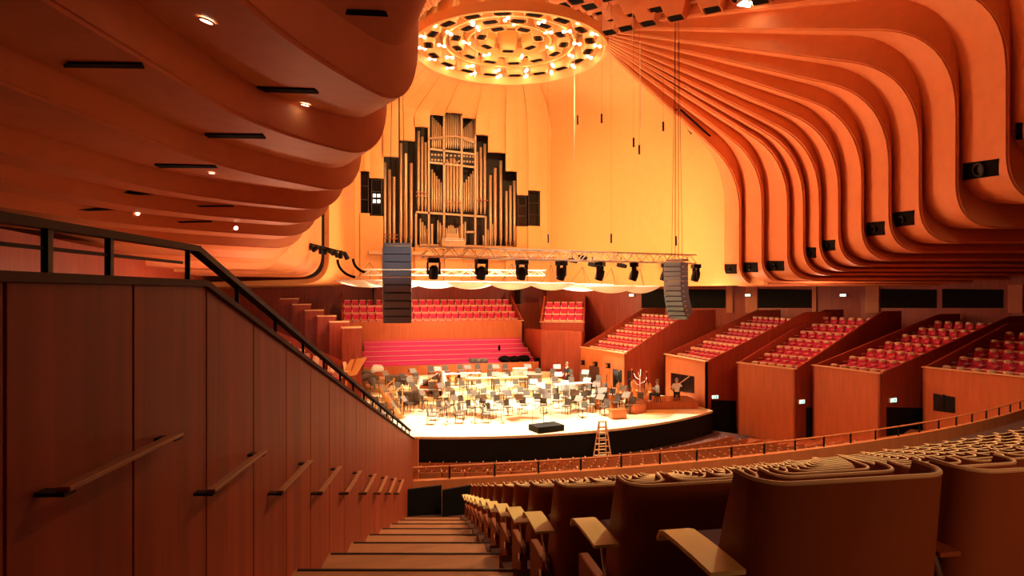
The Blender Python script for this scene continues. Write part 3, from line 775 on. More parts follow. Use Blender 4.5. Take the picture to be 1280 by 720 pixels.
# stepped dark red wall panels left of the choir
pl = thing('stepped_wall', 'dark red stepped timber wall with pale tops left of the choir', 'wall', (-9.6, 44.5, -2.4))
for k in range(6):
    px = 362+15.5*k; py = 374+7.2*k; p = onD(px, py, 47.5-k*1.0)-pl.location
    mb = MB(); mb.box((p.x, p.y, (p.z-6.2)/2), (1.25, .9, p.z+6.2+.0)); q = mb.build('panel', M_BRUSH, pl)
    mb = MB(); mb.box((p.x, p.y, p.z+.04), (1.3, .95, .08)); mb.build('cap', M_RIM, q)
# ============================================================ stage
ZS = -7.0
mb = MB(); fr_ = [arc(20, R(-34+67.2*k/40), 0) for k in range(41)]
poly = [(p.x, p.y) for p in fr_]+[(11.0, 39.0), (7.8, 45.8), (5.2, 47.2), (-8.6, 47.2), (-11.0, 40)]
mb.prism(poly, -8.32, ZS-.12, 0); struct(mb.build('floor', M_STAGEBLK), 'black curved skirt of the stage')
mb = MB(); mb.prism([(p[0], p[1]+.0) for p in poly], ZS-.12, ZS); struct(mb.build('floor', M_STAGE), 'pale timber stage floor')
for k, (y0, zz, hw) in enumerate(((40.6, .3, 7.0), (42.6, .6, 7.2), (44.6, .95, 7.4))):
    mb = MB(); pts = [(hw*math.sin(R(a))*1.0-1.4, y0+2.2-2.2*math.cos(R(a))) for a in range(-80, 81, 10)]
    mb.prism(pts+[(6.0-.6*k, 47.1), (-8.5, 47.1)], ZS, ZS+zz); r_ = mb.build('orchestra_riser', M_STAGE)
    tag(r_, 'curved pale timber riser at the rear of the stage, '+('lowest', 'middle', 'highest')[k]+' of three', 'riser')
# choir benches
mb = MB(); mb.box((-1.95, 47.3, (-5.35-8.4)/2), (13.3, .15, 8.4-5.35)); struct(mb.build('wall_choir', M_BRUSHL), 'orange timber wall at the rear of the stage')
for k in range(6):
    y = 47.5+.70*k; z = -5.7+.30*k; w = 13.1 if k < 3 else 12.8
    mb = MB(); mb.box((-2.0, y+.35, z-1.5), (w, .72, 3.0)); struct(mb.build('floor', M_BRUSH))
    t = thing('choir_bench', 'long magenta upholstered choir bench, %s row up from the stage' % ORD[k].replace('front', 'lowest'), 'bench', (-2.0, y+.45, z), 0)
    mb = MB(); mb.box((0, -.05, .36), (w-.1, .42, .12)); mb.box((0, -.03, .15), (w-.3, .3, .3)); mb.build('seat', M_ROSE, t, bevel=.02)
    mb = MB(); mb.hexa([(-w/2, .14, .2), (w/2, .14, .2), (w/2, .21, .2), (-w/2, .21, .2)], [(-w/2, .22, .62), (w/2, .22, .62), (w/2, .29, .62), (-w/2, .29, .62)]); mb.build('backrest', M_ROSE, t, bevel=.015)
    mb = MB(); mb.box((0, .26, .635), (w, .10, .03)); mb.build('top_edge', M_PALE, t, label='pale top edge')
mb = MB(); mb.box((-2.9, 51.55, -3.4), (14.6, .12, 2.2)); struct(mb.build('wall_choir', M_BRUSHL), 'red wall between choir benches and rear gallery')
mb = MB(); mb.prism([(4.9, 47.2), (7.6, 45.6), (7.9, 45.9), (5.2, 51.6), (4.9, 51.6)], -8.4, -3.0); struct(mb.build('wall_choir', M_BRUSH))
# ------------------------------------------------ orchestra
P0 = Vector((.0, 31.9, ZS))
def orch_chair():
    mb = MB(); mb.box((0, .0, .45), (.42, .42, .05)); mb.hexa([(-.2, -.20, .5), (.2, -.20, .5), (.2, -.17, .5), (-.2, -.17, .5)], [(-.2, -.27, .86), (.2, -.27, .86), (.2, -.24, .86), (-.2, -.24, .86)], 0)
    for sx in (-.18, .18):
        mb.bar((sx, .17, .44), (sx, .2, 0), .025, mi=1); mb.bar((sx, -.2, .62), (sx, -.24, 0), .025, mi=1)
    mb.box((0, -.19, .3), (.36, .02, .02), mi=1); return mb
def music_stand():
    mb = MB(); m = Matrix.Rotation(R(-35), 3, 'X')
    mb.box((0, 0, 1.08), (.52, .02, .36), M=m); mb.box((0, -.12, .95), (.52, .07, .015), M=m); mb.tube([(0, .02, 1.0), (0, .02, .1)], .016, 6, mi=1)
    for k in range(3):
        a = k*2.094; mb.bar((0, .02, .14), (.26*math.cos(a), .02+.26*math.sin(a), .01), .02, mi=1)
    return mb
oc = ms = None; rnd = random.Random(3); nchair = nstand = 0
def zst(p):
    if p.y > 44.9: return ZS+.95
    if p.y > 42.9: return ZS+.6
    if p.y > 40.9: return ZS+.3
    return ZS
SEC = ['innermost arc around the podium', 'second arc around the podium', 'third arc around the podium', 'fourth arc around the podium', 'fifth arc around the podium', 'outer arc near the rear risers', 'rearmost arc on the risers']
for j, rr in enumerate((3.0, 4.5, 6.0, 7.5, 9.1, 10.8, 12.6)):
    n = int(rr*math.pi*.86/1.05)
    for k in range(n):
        a = math.pi*(.05+.90*(k+.5)/n); x = P0.x-1.2*(rr > 7)+rr*math.cos(a)+rnd.uniform(-.12, .12); y = P0.y+.6+rr*math.sin(a)*1.02+rnd.uniform(-.12, .12)
        if x > 7.6 - max(0, y-42)*.6 or y > 46.2 or x < -9.0: continue
        p = Vector((x, y, 0)); p.z = zst(p)
        if oc is None: oc = o = orch_chair().build('orchestra_chair', [M_GREYC, M_BLACKM])
        else: o = oc.copy(); COL.objects.link(o)
        face = math.atan2(P0.y-y, P0.x-x)-math.pi/2+rnd.uniform(-.15, .15)
        tag(o, 'grey orchestra chair on pale stage in the '+SEC[j], 'chair', 'orchestra chairs in the '+SEC[j]); put(o, p, face); nchair += 1
        if k % 2 == 0:
            if ms is None: ms = o = music_stand().build('music_stand', [M_GREYM, M_BLACKM])
            else: o = ms.copy(); COL.objects.link(o)
            q = p+Vector((math.cos(face+math.pi/2), math.sin(face+math.pi/2), 0))*.62+Vector((.25, .1, 0))
            q.z = zst(q); tag(o, 'grey music stand on pale stage in the '+SEC[j], 'music stand', 'music stands in the '+SEC[j]); put(o, q, face+math.pi); nstand += 1
# podium with rail
t = thing('conductor_podium', 'small black conductor podium with thin rail at front of the stage', 'podium', onz(683, 538, ZS), R(12))
mb = MB(); mb.box((0, 0, .16), (1.55, 1.0, .30)); mb.build('platform', M_STAGEBLK, t, bevel=.02)
mb = MB()
for sx in (-.55, .55): mb.tube([(sx, .45, .3), (sx, .45, 1.25)], .014, 6)
mb.tube([(-.55, .45, 1.25), (.55, .45, 1.25)], .014, 6); mb.build('rail', M_GREYM, t)
t2 = thing('conductor_stand', 'low wide music stand on the black conductor podium', 'music stand', t.location+Vector((.1, .75, 0)), R(192))
mb = MB(); mb.box((0, 0, 1.05), (.75, .02, .42), M=Matrix.Rotation(R(-60), 3, 'X')); mb.build('desk', M_GREYM, t2); mb = MB(); mb.tube([(0, 0, 1.03), (0, 0, .04)], .02, 6); mb.lathe([(.25, 0), (.22, .03), (.02, .05)]); mb.build('stem', M_BLACKM, t2)
# timpani at the rear
for i, (px, py, nm) in enumerate(((553, 478, 'left'), (566, 476, 'second'), (580, 477, 'third'), (594, 479, 'right'))):
    p = ony(px, py, 43.7); p.z = ZS+.6
    t = thing('timpano', 'copper kettle drum on the rear riser, %s of the row' % nm, 'timpani', p)
    mb = MB(); mb.lathe([(.10, .25), (.25, .3), (.38, .5), (.40, .78)], n=20); mb.build('kettle', M_COPPER, t, smooth=True)
    mb = MB(); mb.lathe([(.42, .76), (.42, .82), (.39, .83), (.01, .83)], n=20); mb.build('head', M_WHITE, t)
    for k in range(4):
        a = k*math.pi/2+.4; mb = MB(); mb.bar((.4*math.cos(a), .4*math.sin(a), .78), (.33*math.cos(a), .33*math.sin(a), 0), .03); mb.build('leg', M_BLACKM, t)
# marimba / percussion frames, tables and cases
def table_thing(name, lab, cat, p, rz, w, d, h, top, leg):
    t = thing(name, lab, cat, p, rz); mb = MB(); mb.box((0, 0, h), (w, d, .06)); mb.build('table_top', top, t, bevel=.01)
    for sx in (-1, 1):
        for sy in (-1, 1): mb = MB(); mb.bar((sx*(w/2-.06), sy*(d/2-.06), h-.02), (sx*(w/2-.06), sy*(d/2-.06), 0), .04); mb.build('leg', leg, t)
    return t
def onst(px, py, dz=0.0):
    p = onz(px, py, ZS+dz); return p
table_thing('percussion_table', 'long white covered percussion table at rear right of the stage', 'table', onst(716, 494, .3), R(8), 2.6, .7, .75, M_WHITE, M_BLACKM)
table_thing('percussion_table', 'pale timber percussion table behind the centre of the orchestra', 'table', onst(637, 487, .6), 0, 2.4, .6, .8, M_YBOARD, M_BLACKM)
table_thing('percussion_table', 'pale table with dark trays left of centre at the rear of stage', 'table', onst(600, 488, .6), 0, 1.8, .6, .8, M_RIM, M_BLACKM)
for (px, py, w, d, h, m, nm, dz) in ((745, 485, 1.6, .5, .40, M_STAGEBLK, 'low black equipment case at right rear of the stage', .0), (735, 478, 1.2, .5, .75, M_TAUPE, 'brown equipment case behind the low black case', .3),
    (497, 486, 1.4, .8, .9, M_TAUPE, 'taupe covered case left rear of the stage', .3), (512, 505, 1.2, .7, .7, M_GREYC, 'grey flight case by the left side of the orchestra', 0),
    (668, 483, 1.0, .5, .8, M_TAUPE, 'taupe covered percussion box right of the timpani', .6), (650, 473, 1.0, .4, .7, M_WHITE, 'white box upon the highest riser', .95)):
    t = thing('equipment_case', nm, 'case', onst(px, py, dz), rnd.uniform(-.3, .3))
    mb = MB(); mb.box((0, 0, h/2+.04), (w, d, h-.08)); mb.build('body', m, t, bevel=.03); mb = MB(); mb.box((0, 0, h+.01), (w+.02, d+.02, .06)); mb.build('lid', m, t, bevel=.01)
    mb = MB(); mb.bar((-.12, -d/2-.03, h*.6), (.12, -d/2-.03, h*.6), .03); mb.build('handle', M_GREYM, t)
# grand piano with raised lid at left, covered
t = thing('grand_piano', 'dark brown grand piano with slanted lid left of the orchestra', 'piano', onst(543, 498, 0), R(-25))
out = [Vector((-.75, -.9)), Vector((.75, -.9)), Vector((.75, -.2)), Vector((.45, .35)), Vector((.1, 1.0)), Vector((-.35, 1.25)), Vector((-.7, 1.05)), Vector((-.75, .2))]
mb = MB(); mb.prism(out, .62, .95); mb.build('case', M_CELLO, t, bevel=.02)
mb = MB(); mb.hexa([(p.x, p.y, .97+(p.x+.75)*.62) for p in out], [(p.x, p.y, 1.0+(p.x+.75)*.62) for p in out]); mb.build('lid', M_CELLO, t)
for a, b in ((-.6, -.7), (.6, -.7), (-.4, .9)): mb = MB(); mb.tube([(a, b, .62), (a, b, 0)], [.07, .04], 8); mb.build('leg', M_BLACK, t)
mb = MB(); mb.box((0, -1.0, .72), (1.4, .2, .05)); mb.build('keyboard', M_WHITE, t)
# harps
def harp(px, py, rz, lab, m):
    t = thing('concert_harp', lab, 'harp', onst(px, py, .0), rz)
    mb = MB(); mb.tube([(.55, 0, .12), (.55, 0, 1.72)], [.05, .035], 8); mb.lathe([(.03, 1.7), (.08, 1.76), (.05, 1.84), (.02, 1.88)], (.55, 0, 0)); mb.build('column', m, t, smooth=True)
    mb = MB(); mb.tube([(.55, 0, 1.72), (.35, 0, 1.62), (.12, 0, 1.42), (-.10, 0, 1.45), (-.3, 0, 1.35)], .045, 8); mb.build('neck', m, t, smooth=True)
    mb = MB(); mb.tube([(-.32, 0, 1.36), (-.05, 0, .8), (.35, 0, .15)], [.07, .12, .17], 8); mb.build('soundbox', m, t, smooth=True)
    mb = MB(); mb.box((.35, 0, .07), (.6, .34, .14)); mb.build('foot', m, t, bevel=.03)
    mb = MB()
    for k in range(12):
        x = -.2+.6*k/11; mb.bar((x, 0, 1.44-.02*k+.012*abs(k-6)), (x-.0+.02, 0, .98-.07*k), .008)
    mb.build('string_set', M_RIM, t)
harp(481, 512, R(10), 'pale gold concert harp at the left edge of the stage, left of two', M_YBOARD)
harp(491, 522, R(-20), 'pale gold concert harp at left stage edge, nearer of two', M_RIM)
# white draped figures of covered instruments
for i, (px, py, h, nm, m, dz) in enumerate(((553, 491, 1.5, 'white cloth draped instrument standing left of the timpani', M_WHITE, .3), (526, 492, 1.2, 'white cloth draped instrument beside the grand piano', M_WHITE, .0), (460, 478, 1.0, 'grey rolled cloth bundle at the far left of the stage', M_GREYM, 0))):
    mb = MB(); rows = []
    for k in range(8):
        t_ = k/7; rows.append([Vector(((.42-.33*t_**1.4)*(1+.14*math.cos(7*a)*(1-t_))*math.cos(a), (.36-.28*t_**1.4)*(1+.14*math.cos(5*a+1)*(1-t_))*math.sin(a), h*t_)) for a in [2*math.pi*q/28 for q in range(29)]])
    mb.grid(rows); o = mb.build('draped_instrument', m, smooth=True, angle=180); o.location = onst(px, py, dz); tag(o, nm, 'draped instrument')
# double basses and cellos lying/standing at the right
def bass_proto(t, s):
    def outline(z):
        pts = [(0, .20), (.1, .27), (.28, .30), (.45, .26), (.58, .17), (.70, .19), (.85, .23), (1.0, .19), (1.08, .10), (1.1, .04)]
        for (a, b), (c, d) in zip(pts[:-1], pts[1:]):
            if a <= z <= c: return b+(d-b)*(z-a)/(c-a)
        return .04
    zs = [k*1.1/22 for k in range(23)]
    L = [(-outline(z)*s, z*s) for z in zs]; Rr = [(outline(z)*s, z*s) for z in reversed(zs)]
    mb = MB(); mb.hexa([(x, -.09*s, z) for x, z in L+Rr], [(x, .09*s, z) for x, z in L+Rr]); mb.build('body', M_CELLO, t, bevel=.02*s)
    mb = MB(); mb.bar((0, -.10*s, .95*s), (0, -.08*s, 1.75*s), .05*s, .04*s); mb.build('neck', M_BLACK, t)
    mb = MB(); mb.lathe([(.05*s, -.03*s), (.06*s, 0), (.05*s, .03*s)], (0, -.07*s, 1.8*s), 10, axis=Matrix.Rotation(R(90), 3, 'Y')); mb.build('scroll', M_CELLO, t)
    mb = MB(); mb.box((0, -.13*s, .45*s), (.14*s, .02*s, .10*s)); mb.build('bridge', M_RIM, t)
bp = None; BN = ['leftmost', 'second from left', 'third from left', 'fourth from left', 'fifth from left', 'sixth from left', 'seventh from left', 'rightmost']
for i, (px, py, s, rz) in enumerate(((748, 512, .8, .2), (757, 504, 1.0, -.3), (768, 512, .8, .4), (776, 500, 1.05, .1), (787, 509, .95, -.2), (796, 497, 1.05, .5), (804, 505, .9, -.5), (812, 499, 1.0, .2))):
    if bp is None: bp = t = thing('double_bass', '-', 'double bass'); bass_proto(t, 1.0)
    else: t = copy_tree(bp)
    p = onst(px, py); put(t, p, rz+R(-16), 'varnished brown double bass propped up at right of stage, '+BN[i]+' of the cluster'); t.scale = (s, s, s); t.rotation_euler.x = R(-18)
t = thing('coat_stand', 'pale branching stand rising above the double basses', 'stand', onst(800, 503))
mb = MB(); mb.tube([(0, 0, 0), (0, 0, 1.7)], .03, 6); mb.build('pole', M_WHITE, t)
for a, z, l in ((0, 1.2, .5), (2.2, 1.45, .45), (4, 1.6, .45), (1, 1.68, .4), (3.1, 1.1, .45)):
    mb = MB(); mb.tube([(0, 0, z), (l*.6*math.cos(a), l*.6*math.sin(a), z+.1), (l*math.cos(a), l*math.sin(a), z+.38)], .022, 6); mb.build('branch', M_WHITE, t)
for a in (0, 2.1, 4.2): mb = MB(); mb.bar((0, 0, .12), (.3*math.cos(a), .3*math.sin(a), .015), .03); mb.build('foot', M_WHITE, t)
# low orange crates at the right front
for i, (px, py, nm) in enumerate(((772, 523, 'left'), (797, 516, 'right'))):
    t = thing('crate', 'small orange red box near the front right stage edge, %s one' % nm, 'box', onst(px, py), .3*i); mb = MB(); mb.box((0, 0, .25), (.9, .5, .46)); mb.build('body', M_BRUSHL, t, bevel=.03); mb = MB(); mb.box((0, 0, .50), (.94, .54, .04)); mb.build('lid', M_CELLO, t)
t = thing('rug_disc', 'flat oval yellow mat on stage below the seated musicians', 'mat', onst(822, 515)); mb = MB(); mb.lathe([(1.25, 0.0), (1.25, .02), (.01, .03)], n=32); mb.build('mat', M_YBOARD, t); t.scale = (1, .6, 1)
# stepladder in front of the stage
t = thing('stepladder', 'pale folding stepladder standing against the black stage front', 'ladder', onD(753, 0, 31.6).lerp(onD(753, 0, 31.6), 0), R(-5)); t.location.z = -8.32
for side in (-1, 1):
    f = MB()
    for sx in (-1, 1): f.bar((sx*.34, side*.42, 0), (sx*.17, side*.03, 1.95), .06, .035)
    pr = f.build('rail_pair', M_RIM, t)
    for k in range(6):
        q = (k+.7)/6.6; mb = MB(); mb.box((0, side*(.42-.39*q), 1.95*q), ((.34-.17*q)*2, .10, .035)); mb.build('tread', M_RIM, t)
mb = MB(); mb.box((0, 0, 1.97), (.42, .2, .05)); mb.build('top_cap', M_RIM, t)
# yellow board and cloth rolls beyond the stair rail
t = thing('yellow_board', 'tilted yellow board leaning beyond the stair rail left of the choir', 'board', onD(441, 461, 36)); mb = MB(); mb.hexa([(-.8, -.3, -.5), (.2, -.3, -.3), (.8, .3, .6), (-.1, .3, .5)], [(-.8, -.36, -.5), (.2, -.36, -.3), (.8, .24, .6), (-.1, .24, .5)]); mb.build('panel', M_YBOARD, t)
mb = MB(); mb.bar((-.2, -.28, -.4), (.25, .3, .75), .08, .05); mb.bar((.1, .25, .2), (.1, .5, -.9), .06); mb.build('batten', M_CELLO, t)
for i, (px, py, nm) in enumerate(((452, 468, 'upper left'), (461, 473, 'middle'), (472, 462, 'right'), (466, 478, 'lower'))):
    mb = MB(); mb.tube([(-.7, 0, 0), (-.2, .05, .12), (.35, 0, .05), (.8, .05, -.1)], [.16, .26, .24, .12], 10)
    o = mb.build('cable_bundle', [M_GREYC, M_TAUPE, M_WHITE, M_GREYC][i], smooth=True, angle=180); o.location = onD(px, py, 43.5-.3*i); o.rotation_euler.z = .5*i; tag(o, 'bundled grey cloth roll beside the yellow board, %s one' % nm, 'bundle')
# dark clothing and cases thrown on the choir benches
for i, (px, py, w, y, nm) in enumerate(((598, 452, 1.6, 47.9, 'dark tilted case on the lower choir benches near centre'), (643, 449, 2.6, 47.9, 'long black coats heaped on choir bench'), (680, 452, 1.6, 47.7, 'black bags at the right end of choir benches'), (624, 435, .5, 49.4, 'small black bag on an upper choir bench'), (511, 462, 1.0, 47.4, 'black bag on the left of the choir front'))):
    p = ony(px, py, y); mb = MB(); rg = random.Random(i)
    for k in range(3 if w > 1 else 1):
        cx = (k-1)*w*.3 if w > 1 else 0
        mb.lathe([(.02, -.22), (w*.16, -.2), (w*.20, 0), (w*.15, .15+.1*rg.random()), (w*.05, .26)], (cx, 0, rg.uniform(-.05, .05)), 9, axis=Matrix.Rotation(rg.random(), 3, 'Z'))
    o = mb.build('bag', M_BLACK if i else M_GREYC, smooth=True, angle=60); o.location = p; tag(o, nm, 'bag')

# ------------------------------------------------ people
def limb(joints, name, m, parent, root=0, sub=2):
    """joints: list of (pos, radius, parent index)"""
    me = bpy.data.meshes.new(name); me.from_pydata([j[0] for j in joints], [(j[2], i) for i, j in enumerate(joints) if j[2] is not None], [])
    me.materials.append(m); o = bpy.data.objects.new(name, me); COL.objects.link(o); o.parent = parent
    sk = o.modifiers.new('skin', 'SKIN'); sk.use_smooth_shade = True
    for i, j in enumerate(joints):
        v = me.skin_vertices[0].data[i]; r = j[1]; v.radius = r if isinstance(r, tuple) else (r, r); v.use_root = (i == root)
    o.modifiers.new('sub', 'SUBSURF').levels = 1; o.modifiers['sub'].render_levels = sub
    return o
def person(lab, loc, rz, sit, shirt, arms):
    t = thing('person', lab, 'person', loc, rz); hip = .50 if sit else .92
    sh = hip+.50; hd = sh+.22
    J = [((0, 0, hip), (.15, .11), None), ((0, 0, hip+.2), (.13, .10), 0), ((0, .0, sh-.04), (.17, .10), 1), ((0, .01, sh+.06), .055, 2), ((0, .02, sh+.15), (.075, .085), 3), ((0, .02, hd+.02), (.08, .095), 4), ((0, .02, hd+.10), (.06, .07), 5)]
    for s_, (el, hn) in zip((-1, 1), arms):
        b = len(J); J += [((s_*.19, 0, sh-.03), .058, 2), (el, .042, b), (hn, .030, b+1)]
        d = (Vector(hn)-Vector(el)).normalized(); side = d.cross(Vector((0, 0, 1))).normalized() if abs(d.z) < .95 else Vector((1, 0, 0))
        pm = Vector(hn)+d*.07; J.append((tuple(pm), (.036, .018), b+2))
        for q in range(4):
            off = side*(-.028+.019*q); l = (.06, .07, .066, .05)[q]; f = len(J)
            J += [(tuple(pm+off+d*.035), .009, b+3), (tuple(pm+off+d*(.035+l*.7)-Vector((0, 0, .02))), .008, f)]
        f = len(J); J += [(tuple(Vector(hn)+side*.045*s_+d*.04), .010, b+2), (tuple(Vector(hn)+side*.055*s_+d*.08), .009, f)]
    for s_ in (-1, 1):
        b = len(J)
        if sit: J += [((s_*.10, .02, hip-.02), .095, 0), ((s_*.13, .42, hip+.0), .065, b), ((s_*.13, .44, .09), .042, b+1), ((s_*.14, .58, .04), (.045, .03), b+2)]
        else: J += [((s_*.10, 0, hip-.06), .09, 0), ((s_*.11, .03, .48), .06, b), ((s_*.12, 0, .08), .042, b+1), ((s_*.13, .15, .04), (.045, .03), b+2)]
    limb(J, 'body', M_SKIN, t)
    T = [((0, 0, hip+.0), (.165, .125), None), ((0, 0, hip+.22), (.15, .115), 0), ((0, 0, sh-.04), (.185, .115), 1), ((0, .01, sh+.04), .065, 2)]
    for s_, (el, hn) in zip((-1, 1), arms):
        b = len(T); T += [((s_*.195, 0, sh-.03), .072, 2), (el, .055, b), (tuple(Vector(el).lerp(Vector(hn), .8)), .042, b+1)]
    limb(T, 'shirt', shirt, t)
    Q = [((0, 0, hip+.03), (.165, .125), None)]
    for s_ in (-1, 1):
        b = len(Q)
        if sit: Q += [((s_*.10, .03, hip-.02), .105, 0), ((s_*.13, .43, hip), .08, b), ((s_*.13, .44, .12), .06, b+1)]
        else: Q += [((s_*.10, 0, hip-.08), .10, 0), ((s_*.11, .03, .48), .075, b), ((s_*.12, 0, .12), .06, b+1)]
    limb(Q, 'trousers', M_TROUS, t)
    mb = MB(); mb.lathe([(.02, -.02), (.088, .0), (.10, .06), (.085, .12), (.04, .15)], (0, .005, hd+.01), 12); mb.build('hair', M_HAIR, t, smooth=True)
    mb = MB(); mb.lathe([(.002, .035), (.014, 0), (.018, -.025)], (0, .118, hd-.01), 6); mb.build('nose', M_SKIN, t)
    mb = MB()
    for s_ in (-1, 1): mb.lathe([(.004, -.008), (.011, 0), (.004, .008)], (s_*.034, .108, hd+.02), 6)
    mb.build('eye_pair', M_BLACK, t)
    mb = MB(); mb.box((0, .108, hd-.055), (.045, .01, .008)); mb.build('mouth', M_BRUSH, t)
    for s_ in (-1, 1): mb = MB(); mb.lathe([(.008, -.03), (.018, 0), (.012, .03)], (s_*.092, .01, hd+.0), 6); mb.build('ear', M_SKIN, t)
    return t
def stool(p, rz, lab):
    t = thing('stool', lab, 'stool', p, rz); mb = MB(); mb.lathe([(.17, .42), (.18, .46), (.02, .48)], n=16); mb.build('seat', M_BLACK, t)
    for a in (0.8, 2.35, 3.9, 5.5): mb = MB(); mb.bar((.12*math.cos(a), .12*math.sin(a), .43), (.2*math.cos(a), .2*math.sin(a), 0), .03); mb.build('leg', M_BLACKM, t)
plat = thing('side_platform', 'low red platform under the two seated people right of stage', 'platform', onst(832, 508)); mb = MB(); mb.box((0, 0, .22), (3.4, 2.0, .44)); mb.build('deck', M_BRUSHL, plat, bevel=.03); plat.rotation_euler.z = R(-10)
mb = MB(); mb.box((0, 0, .46), (3.44, 2.04, .04)); mb.build('top', M_CELLO, plat)
pa = onz(822, 503, ZS+.48); pb = onz(846, 501, ZS+.48)
person('seated person in a pale blue white shirt facing left beside the double basses', pa, R(70), True, M_SHIRTB, ((( -.28, .12, .80), (-.12, .36, .85)), ((.28, .14, .80), (.14, .38, .80))))
stool(pa, 0, 'black stool under the person in the pale blue shirt')
person('seated person in a white shirt holding a bassoon before black window', pb, R(-30), True, M_WHITE, (((-.28, .10, .78), (-.06, .32, .72)), ((.28, .12, .85), (.12, .34, .98))))
stool(pb, 0, 'black stool under the person holding a bassoon')
t = thing('bassoon', 'long pale bassoon held slanting by the person in white shirt', 'bassoon', pb, R(-30))
mb = MB(); mb.tube([(-.35, .34, .55), (.1, .38, .95), (.75, .40, 1.45)], [.035, .035, .028], 8); mb.build('bore', M_RIM, t, smooth=True); mb = MB(); mb.tube([(.0, .34, .92), (.0, .2, 1.1), (0, .14, 1.12)], .008, 6); mb.build('crook', M_CHROME, t); mb = MB()
for q in (.2, .35, .5): mb.lathe([(.02, 0), (.022, .02), (.01, .03)], (-.35+1.1*q, .34, .55+.9*q), 8)
mb.build('key_set', M_CHROME, t)
person('standing person in dark clothes at left corner of the first side box', onz(709, 484, ZS+.3), R(100), False, M_TROUS, (((-.27, .05, 1.14), (-.22, .18, .92)), ((.27, .05, 1.14), (.22, .18, .92))))

# ============================================================ organ
OY = YO+.55
org = thing('pipe_organ', 'tall pipe organ with silver grey pipes and dark stepped recesses in the rear wall', 'organ', (ony(565, 300, OY).x, OY, ony(565, 309, OY).z)); o0 = org.location
def oq(px, py, dy=0.0): p = ony(px, py, OY+dy); return p-o0
npipe = 0
def pipe(px, yt, yb, wpx, dy=0.0, cone=True):
    global npipe
    a, b = oq(px, yt, dy), oq(px, yb, dy); r = wpx/F*52/2
    mb = MB(); L = a.z-b.z
    mb.lathe([(r*.35, 0), (r, min(.9, L*.12)), (r, L-.02), (r*.85, L), (.01, L)], (b.x, b.y, b.z), 12); mb.build('pipe', M_PIPE, org, smooth=True, angle=50); npipe += 1
for px, yt, yb, w in ((481, 203, 308, 4.2), (487, 212, 308, 4.0), (492.5, 221, 308, 3.8), (501, 179, 308, 4.4), (507, 192, 308, 5.2), (514, 204, 308, 4.4), (523, 164, 266, 4), (527.6, 171, 266, 3.8), (532, 178, 266, 3.6),
    (596.5, 190, 268, 3.6), (601, 184, 268, 3.8), (606, 180, 268, 4), (613, 219, 308, 4.2), (619, 210, 308, 4.8), (626, 201, 308, 4.4), (633, 239, 308, 3.8), (638, 232, 308, 4), (643, 226, 308, 4)):
    pipe(px, yt, yb, w)
def field(x0, x1, n, top, yb, dy=.25):
    for k in range(n):
        px = x0+(x1-x0)*(k+.5)/n; pipe(px, top((k+.5)/n), yb, (x1-x0)/n*.98, dy)
field(539, 554, 6, lambda t: 144+16*t, 186); field(556.5, 576, 7, lambda t: 133+11*abs(t-.5)*2, 186); field(578, 592.5, 6, lambda t: 162-14*t, 186)
field(538.5, 553, 5, lambda t: 210+20*t, 265); field(554, 577, 6, lambda t: 196+12*abs(t-.5)*2, 265, -.05); field(578.5, 593, 5, lambda t: 230-18*t, 265)
field(524, 538, 5, lambda t: 271+22*t, 308); field(546, 557, 4, lambda t: 274+12*t, 306); field(557, 570, 5, lambda t: 287-6*math.sin(t*3.14), 306); field(570, 583, 4, lambda t: 286-10*t, 306); field(603, 617, 5, lambda t: 296-18*t, 308)
def obar(x0, y0, x1, y1, w, dy=-.15, m=M_CASE, nm='case_rail'):
    mb = MB(); mb.bar(oq(x0, y0, dy), oq(x1, y1, dy), w, w, up=(0, 1, 0)); mb.build(nm, m, org)
for q in ((520, 265, 607, 271), (536, 186, 593, 193), (537, 203, 593, 209), (536, 129, 536, 306), (555, 128, 555, 306), (577, 128, 577, 306), (594, 146, 594, 306), (520, 267, 520, 309), (607, 270, 607, 309), (536, 173, 555, 172), (577, 172, 594, 179), (525, 306, 640, 309), (540, 280, 540, 306), (583, 290, 594, 290)):
    obar(*q, .16)
mb = MB(); P = [oq(536+57*k/10, 174-4*math.sin(math.pi*k/10)+.10*k*.6, -.3) for k in range(11)]; mb.tube(P, .06, 6); mb.build('curved_rail', M_CASE, org)
for (x0, y0, x1, y1) in ((538, 190, 554, 204), (556, 191, 576, 205), (578, 192, 593, 206)):
    a, b = oq(x0, y0, .2), oq(x1, y1, .2); g = MB(); g.box(((a.x+b.x)/2, a.y, (a.z+b.z)/2), (b.x-a.x, .08, a.z-b.z)); gr_ = g.build('grille', M_PIPED, org)
    for i in range(4):
        for j in range(2): g = MB(); g.box((a.x+(b.x-a.x)*(i+.5)/4, a.y-.08, b.z+(a.z-b.z)*(j+.5)/2), (.16, .05, .16), rz=0); g.build('key_block', M_CASE, gr_)
for (a, b, c, d) in ((520, 176, 536, 158), (479, 305, 496, 302)): pass
for (x0, x1, y) in ((480, 497, 293), (480, 497, 298), (520, 536, 240), (520, 536, 245), (555, 577, 252), (596, 610, 250), (632, 646, 302), (632, 646, 306)): obar(x0, y, x1, y+.6, .07, -.28, M_CELLO, 'stay_rail')
